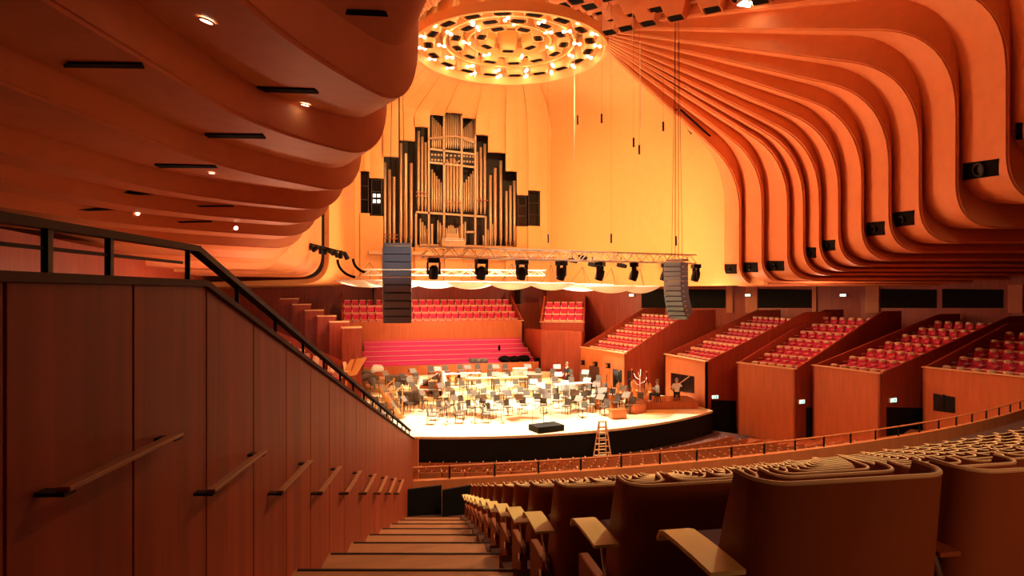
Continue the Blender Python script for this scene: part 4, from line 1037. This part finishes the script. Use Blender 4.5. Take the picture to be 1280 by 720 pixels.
# casework below the pipes and the console
mb = MB(); a, b = oq(520, 309, .3), oq(648, 345, .3); mb.box(((a.x+b.x)/2, a.y+.3, (a.z+b.z)/2), (b.x-a.x, .3, a.z-b.z+.5)); mb.build('lower_case', M_CASE, org)
con = thing('organ_console', 'small pale organ console behind the lighting truss at the organ foot', 'organ console', ony(566, 309, OY-.7)); mb = MB(); mb.box((0, 0, .35), (2.0, .8, .7)); mb.build('cabinet', M_CASE, con, bevel=.03); mb = MB(); mb.box((0, -.5, .55), (1.6, .35, .08)); mb.box((0, -.4, .7), (1.6, .3, .06)); mb.build('manuals', M_WHITE, con); mb = MB(); mb.box((0, .1, .95), (1.1, .06, .45)); mb.build('music_desk', M_CASE, con)
led = MB(); a, b = ony(460, 312, YO), ony(690, 320, YO); led.box(((a.x+b.x)/2, YO-.55, a.z-.3), (b.x-a.x, 1.2, .25)); struct(led.build('trim_3', M_CASE), 'ledge at the foot of the organ')

# ============================================================ petals, trusses, lamps, speaker columns
def petal(rx, ry, h):
    mb = MB(); rows = []
    for k in range(9):
        t = k/8; rr = math.sin(t*math.pi/2)
        rows.append([Vector((rx*rr*math.cos(a)*(1+.06*math.cos(5*a)), ry*rr*math.sin(a)*(1+.06*math.cos(5*a)), -h*(1-rr*rr))) for a in [2*math.pi*q/28 for q in range(29)]])
    mb.grid(rows); return mb
PP = [(462, 353.5, 39.5), (497, 354.5, 38), (545, 355, 40.5), (588, 355.5, 38.5), (640, 356, 37.5), (689, 357, 39), (728, 358.5, 40.5), (764, 360.5, 39), (800, 361, 40)]
PW = [2.2, 1.9, 1.8, 1.6, 1.45, 1.4, 2.0, 1.6, 1.2]
PN = ['leftmost', 'second from left, behind the tall speaker column', 'third from left', 'fourth from left', 'at the centre', 'right of the centre one', 'third from right', 'second from right', 'rightmost']
for (px, py, D), w, nm in zip(PP, PW, PN):
    t = thing('acoustic_reflector', 'white glowing petal reflector hanging over stage, '+nm, 'reflector', onD(px, py-3, D))
    petal(w, 1.5, .42).build('petal', M_PETAL, t, smooth=True, solid=.05, angle=180)
    mb = MB()
    for a in (.6, 2.7, 4.7): mb.tube([(w*.5*math.cos(a), .7*math.sin(a), -.2), (0, 0, 1.1)], .012, 5)
    mb.build('hanger', M_BLACKM, t)
def truss(name, lab, A, B, w, h, m, nb):
    A, B = Vector(A), Vector(B); t = thing(name, lab, 'truss', A); d = B-A; L = d.length; u = d.normalized(); s_ = Vector((u.y, -u.x, 0)).normalized()*w/2; up = Vector((0, 0, h/2))
    for sx in (-1, 1):
        for sz in (-1, 1):
            mb = MB(); mb.tube([s_*sx+up*sz, d+s_*sx+up*sz], .045, 6); mb.build('chord', m, t, smooth=True)
    for k in range(nb):
        p, q = d*(k/nb), d*((k+1)/nb); f = 1 if k % 2 else -1
        mb = MB(); 
        for sx in (-1, 1): mb.tube([p+s_*sx+up*f, q+s_*sx-up*f], .026, 5)
        for sz in (-1, 1): mb.tube([p+s_*f+up*sz, q-s_*f+up*sz], .022, 5)
        mb.build('lacing', m, t)
    return t
TA, TB = Vector((-6.7, 31.2, 2.0)), Vector((10.0, 33.8, 2.0))
truss('lighting_truss', 'long pale aluminium lighting truss carrying black moving lamps above the stage', TA, TB, .45, .5, M_TRUSS, 34)
truss('reflector_truss', 'pale truss just above the white petal reflectors', (-9.0, 39.6, 1.25), (3.2, 41.6, 1.35), .5, .35, M_TRUSS, 24)
def moving_lamp():
    t = thing('moving_lamp', '-', 'stage lamp')
    mb = MB(); mb.box((0, 0, -.12), (.42, .34, .18)); mb.build('base', M_BLACKM, t, bevel=.02)
    for sx in (-.22, .22): mb = MB(); mb.box((sx, 0, -.40), (.06, .16, .46)); mb.build('yoke_arm', M_BLACKM, t, bevel=.015)
    mb = MB(); mb.lathe([(.08, .22), (.16, .15), (.19, -.05), (.17, -.26), (.15, -.27), (.13, -.24)], (0, 0, -.52), 14, axis=Matrix.Rotation(R(18), 3, 'X')); h = mb.build('head', M_BLACKM, t, smooth=True)
    mb = MB(); mb.lathe([(.13, -.25), (.02, -.27)], (0, 0, -.52), 14, axis=Matrix.Rotation(R(18), 3, 'X')); mb.build('lens', M_GLASSD, h)
    return t
ml = moving_lamp(); LN = ['leftmost', 'second from left', 'third from left', 'fourth from left', 'fifth from left', 'sixth from left', 'just left of right speaker column', 'rightmost, past the right speaker column']
for i, px in enumerate((543, 601, 652, 702, 750, 793, 832, 870)):
    best = min((abs(hallpx(TA.lerp(TB, q/200))[0]-px), q/200) for q in range(-10, 206))[1]
    o = ml if i == 0 else copy_tree(ml); put(o, TA.lerp(TB, best)+Vector((0, 0, -.25)), .2*i, 'black moving lamp hanging under the long truss, '+LN[i])
    o.scale = (1.35,)*3
for i, (px, py, D, nm) in enumerate(((715, 326, 47, 'left'), (727, 322, 47, 'right'), (776, 332, 44, 'in the middle'), (740, 331, 45, 'lower'))):
    t = thing('profile_spot', 'small black spotlight on the far side, %s of the truss group' % nm, 'stage lamp', onD(px, py, D)); mb = MB(); mb.tube([(-.3, 0, .06), (.05, -.1, 0), (.35, -.2, -.08)], [.14, .17, .13], 10); mb.build('barrel', M_BLACKM, t, smooth=True); mb = MB(); mb.bar((0, -.05, .05), (0, -.05, .55), .05); mb.build('clamp', M_BLACKM, t)
def array(name_lab, A, n, w, hmod, dpt, curve, yaw, lean=0.0):
    t = thing('speaker_column', name_lab, 'loudspeaker', A, yaw); p = Vector((0, 0, 0)); ang = lean
    mb = MB(); mb.box((0, .1, .12), (w*.96, dpt*.8, .12)); mb.build('fly_frame', M_GREYM, t)
    for k in range(n):
        m = Matrix.Rotation(ang, 3, 'X'); c = p+m @ Vector((0, 0, -hmod/2)); mb = MB()
        mb.box(c, (w, dpt, hmod*.94), M=m); o = mb.build('cabinet', M_ARRAY, t, bevel=.02)
        g = MB(); g.box(c+m @ Vector((0, -dpt/2-.012, 0)), (w*.93, .02, hmod*.84), M=m); g.build('grille', M_ARRAY, o)
        g = MB()
        for sx in (-1, 1): g.box(c+m @ Vector((sx*(w/2+.02), -dpt*.3, hmod*.45)), (.05, .12, .06), M=m)
        g.build('rigging_pin', M_TRUSS, o)
        p = p+m @ Vector((0, 0, -hmod)); ang += curve(k)
    mb = MB()
    for sx in (-.3, .3): mb.tube([(sx*w, .1, .15), (sx*w*.3, .1, 14.5)], .012, 5)
    mb.build('hanging_wire', M_BLACKM, t)
    return t
array('tall hanging column of ten grey loudspeakers left in front of the organ', onD(496.5, 309, 29.5), 10, 1.28, .345, .7, lambda k: R(.6) if k < 5 else R(4.0), R(-10))
array('curved hanging column of dark loudspeakers at right end of the long truss', onD(845, 328, 36.5), 12, 1.15, .265, .75, lambda k: R(1.0) if k < 5 else R(5.2), R(-62), R(-2))
# rig of black lamps on the left far shell
t = thing('lamp_cluster', 'cluster of black stage lamps on the yellow far left shell', 'stage lamps', onD(408, 312, 37.5)); rg = random.Random(5)
mb = MB(); mb.tube([(-1.2, -.2, .38), (1.1, .2, -.15)], .05, 6); mb.build('pipe', M_BLACKM, t)
for k in range(9):
    s_ = k/8; c = Vector((-1.15+2.25*s_, -.1+.3*s_, .30-.5*s_)); mb = MB(); q = Matrix.Rotation(rg.uniform(.3, 1.2), 3, 'X') @ Matrix.Rotation(rg.uniform(-.8, .8), 3, 'Y')
    mb.lathe([(.10, .22), (.13, .1), (.14, -.15), (.15, -.24), (.10, -.24)], c+Vector((0, -.12, -.12)), 10, axis=q); mb.build('lamp', M_BLACKM, t)
for i, (px, py, w, nm) in enumerate(((428, 345, 1.0, 'lower left'), (446, 340, .8, 'upper right'))):
    t = thing('curved_reflector', 'small brown curved panel with black edge left of petals, %s' % nm, 'reflector', onD(px, py, 40)); mb = MB(); rows = []
    for k in range(9): a = R(100+80*k/8); rows.append([Vector((w*1.3*math.cos(a)+w, y, -w*1.1*math.sin(a)*1.0+w*1.0)) for y in (-.4, .4)])
    mb.grid(rows); mb.build('panel', M_BRUSHL, t, smooth=True, solid=.06); mb = MB(); mb.tube([r_[0]+Vector((0, -.05, 0)) for r_ in rows], .09, 6); mb.build('edge', M_BLACK, t)
# thin hanging cables and microphones
CB = [(594, 0, 96, 40, 'pale, left of the crown centre', M_TRUSS, .035), (718, 45, 200, 40, 'pale, at the right rim of the crown', M_TRUSS, .03), (844, 108, 322, 37, 'dark, above the right speaker column, left of two', M_BLACKM, .02), (848, 108, 322, 37.3, 'dark, above the right speaker column, right of two', M_BLACKM, .02), (499, 108, 305, 30, 'dark, above the left speaker column', M_BLACKM, .03), (791, 20, 52, 38, 'short pale one under the nozzles', M_TRUSS, .025), (800, 108, 160, 40, 'pale, on the yellow wall', M_TRUSS, .03)]
for px, y0, y1, D, nm, m, r_ in CB:
    a, b = onD(px, y1, D), onD(px, y0, D); b.z = min(b.z+6, 18.2); mb = MB(); mb.tube([a, b], r_, 5); tag(mb.build('hanging_cable', m), 'thin vertical hanging cable, '+nm, 'cable')
MC = [(722, 150, 'left of the pale cable foot'), (792, 178, 'small, high left'), (752, 148, 'upper right'), (829, 158, 'by the long slots'), (764, 298, 'low, above the truss'), (845, 301, 'low, right'), (799, 187, 'upper centre of yellow wall'), (685, 298, 'just above the truss middle'), (940, 88, 'before the red shells'), (858, 60, 'before the striped shells'), (914, 120, 'right of the striped shells')]
for px, py, nm in MC:
    t = thing('hanging_microphone', 'tiny dark hanging microphone, '+nm, 'microphone', onD(px, py, 39)); mb = MB(); mb.lathe([(.02, -.30), (.06, -.26), (.06, .25), (.02, .3)], n=8); mb.build('capsule', M_BLACKM, t); mb = MB(); mb.tube([(0, 0, .3), (0, 0, max(1.0, 17.6-t.location.z))], .006, 4); mb.build('cord', M_BLACKM, t)

# ============================================================ camera and light
cam = bpy.data.cameras.new('camera'); co = bpy.data.objects.new('camera', cam); COL.objects.link(co)
co.location = EYE; co.rotation_euler = (R(90), 0, -YAW); cam.sensor_width = 36; cam.lens = 36*F/1280; cam.shift_y = 6/1280; cam.clip_start = .05; cam.clip_end = 300
bpy.context.scene.camera = co
def light(kind, name, loc, energy, col, target=None, size=1.0, spot=60, blend=.5, sizey=None):
    l = bpy.data.lights.new(name, kind); l.energy = energy; l.color = col
    if kind == 'AREA':
        l.size = size
        if sizey: l.shape = 'RECTANGLE'; l.size_y = sizey
        else: l.shape = 'DISK'
    elif kind == 'SPOT': l.spot_size = R(spot); l.spot_blend = blend; l.shadow_soft_size = size
    else: l.shadow_soft_size = size
    o = bpy.data.objects.new(name, l); COL.objects.link(o); o.location = loc
    if target is not None: o.rotation_euler = (Vector(target)-Vector(loc)).to_track_quat('-Z', 'Y').to_euler()
    return o
GOLD = (1, .64, .27); AMB = (1, .34, .16)
for x, y, e in ((-3, 38, 62000), (4, 38, 62000), (0, 42, 50000), (0, 35.5, 52000)):
    light('SPOT', 'stage_downlight', (x, y+1.5, 15.9), e, (1, .88, .66), (x*1.1, y-1.5, ZS), .4, 42, .6)
light('POINT', 'crown_lamps', (K.x, K.y, 15.2), 520, GOLD, size=2.0)
light('SPOT', 'organ_wash', (2, 33, 13), 9000, GOLD, (.5, 54, 8), 1.0, 75, .8)
light('SPOT', 'wall_wash', (-4, 38, 1.9), 11000, GOLD, (12, 44, 3), 1.0, 85, .8)
light('SPOT', 'left_wash', (0, 42, 4), 3500, (1, .72, .3), (-12, 40, 4), .8, 70, .8)
light('SPOT', 'shell_wash', (-2, 40, 3.0), 9000, AMB, (13, 26, 5), 1.5, 90, .9)
light('SPOT', 'left_shell_wash', (7, 10, 1.6), 640, (1, .29, .15), (-14, 11.5, 3.6), .8, 75, .9)  # added low spot standing in for hall bounce on the left risers
light('POINT', 'house_fill', (0, 18, 10), 350, AMB, size=3)  # soft unseen fill over the audience, no fixture behind it
light('SPOT', 'array_fill_spot', (-4, 9, 9), 6500, (.90, .95, 1), onD(496, 322, 29.5), .3, 7.5, .9)  # added spot to brighten the left speaker column
light('SPOT', 'array_fill_spot', (2, 12, 9), 2200, (.85, .93, 1), onD(845, 350, 36.5), .3, 9, .5)  # added spot to brighten the right speaker column
for x in (-6, -1, 4): light('SPOT', 'petal_fill', (x, 38.5, -5.5), 6500, (1, .88, .66), (x, 39.2, 1), .3, 50, .5)  # added spots that whiten the petals from below
light('SPOT', 'rear_fill', (-8.6, -5.0, 1.5), 720, (1, .46, .22), (-7.2, 4, -1.8), .5, 44, .9)  # added fill behind the viewer to lift the chair backs
light('SPOT', 'left_wash', (4, 36, 4), 5000, (1, .68, .28), (-12, 33, 3.5), .8, 50, .8)  # second wash added to brighten the far left shells
light('SPOT', 'choir_wash', (-2, 38, 9), 5000, (1, .80, .62), (-2, 49, -4.5), .8, 42, .8)  # added spot standing in for stage spill on the choir benches
# warm downlights over the rear stalls and the aisle
for x, y, z, e in ((-4.0, 7.0, 7.0, 1300), (-6.6, 11.0, 3.2, 420), (-1, 9.5, 8.5, 3200), (5, 13, 9, 3800)):
    light('SPOT', 'stalls_downlight', (x, y, z), e*1.35, (1, .74, .42), (x, y+1.0, -4), .25, 120, .7)
for x, y, z, e in ((12, 35, -.6, 420), (15, 29, -.4, 260), (7, 47, -.3, 420), (-3, 50.5, -.2, 260), (-13, 30, -1.4, 700), (-10, 43, -.4, 220)):
    light('POINT', 'box_fill', (x, y, z), e, (1, .5, .3), size=.6)  # unseen fill points added to brighten boxes, choir and galleries
w = bpy.data.worlds.new('world'); bpy.context.scene.world = w; w.use_nodes = True
w.node_tree.nodes['Background'].inputs[0].default_value = (1, .36, .16, 1); w.node_tree.nodes['Background'].inputs[1].default_value = .03
sc = bpy.context.scene; sc.view_settings.view_transform = 'Standard'; sc.view_settings.look = 'None'; sc.view_settings.exposure = 0.0; sc.view_settings.gamma = 1.0; sc.view_settings.use_curve_mapping = False
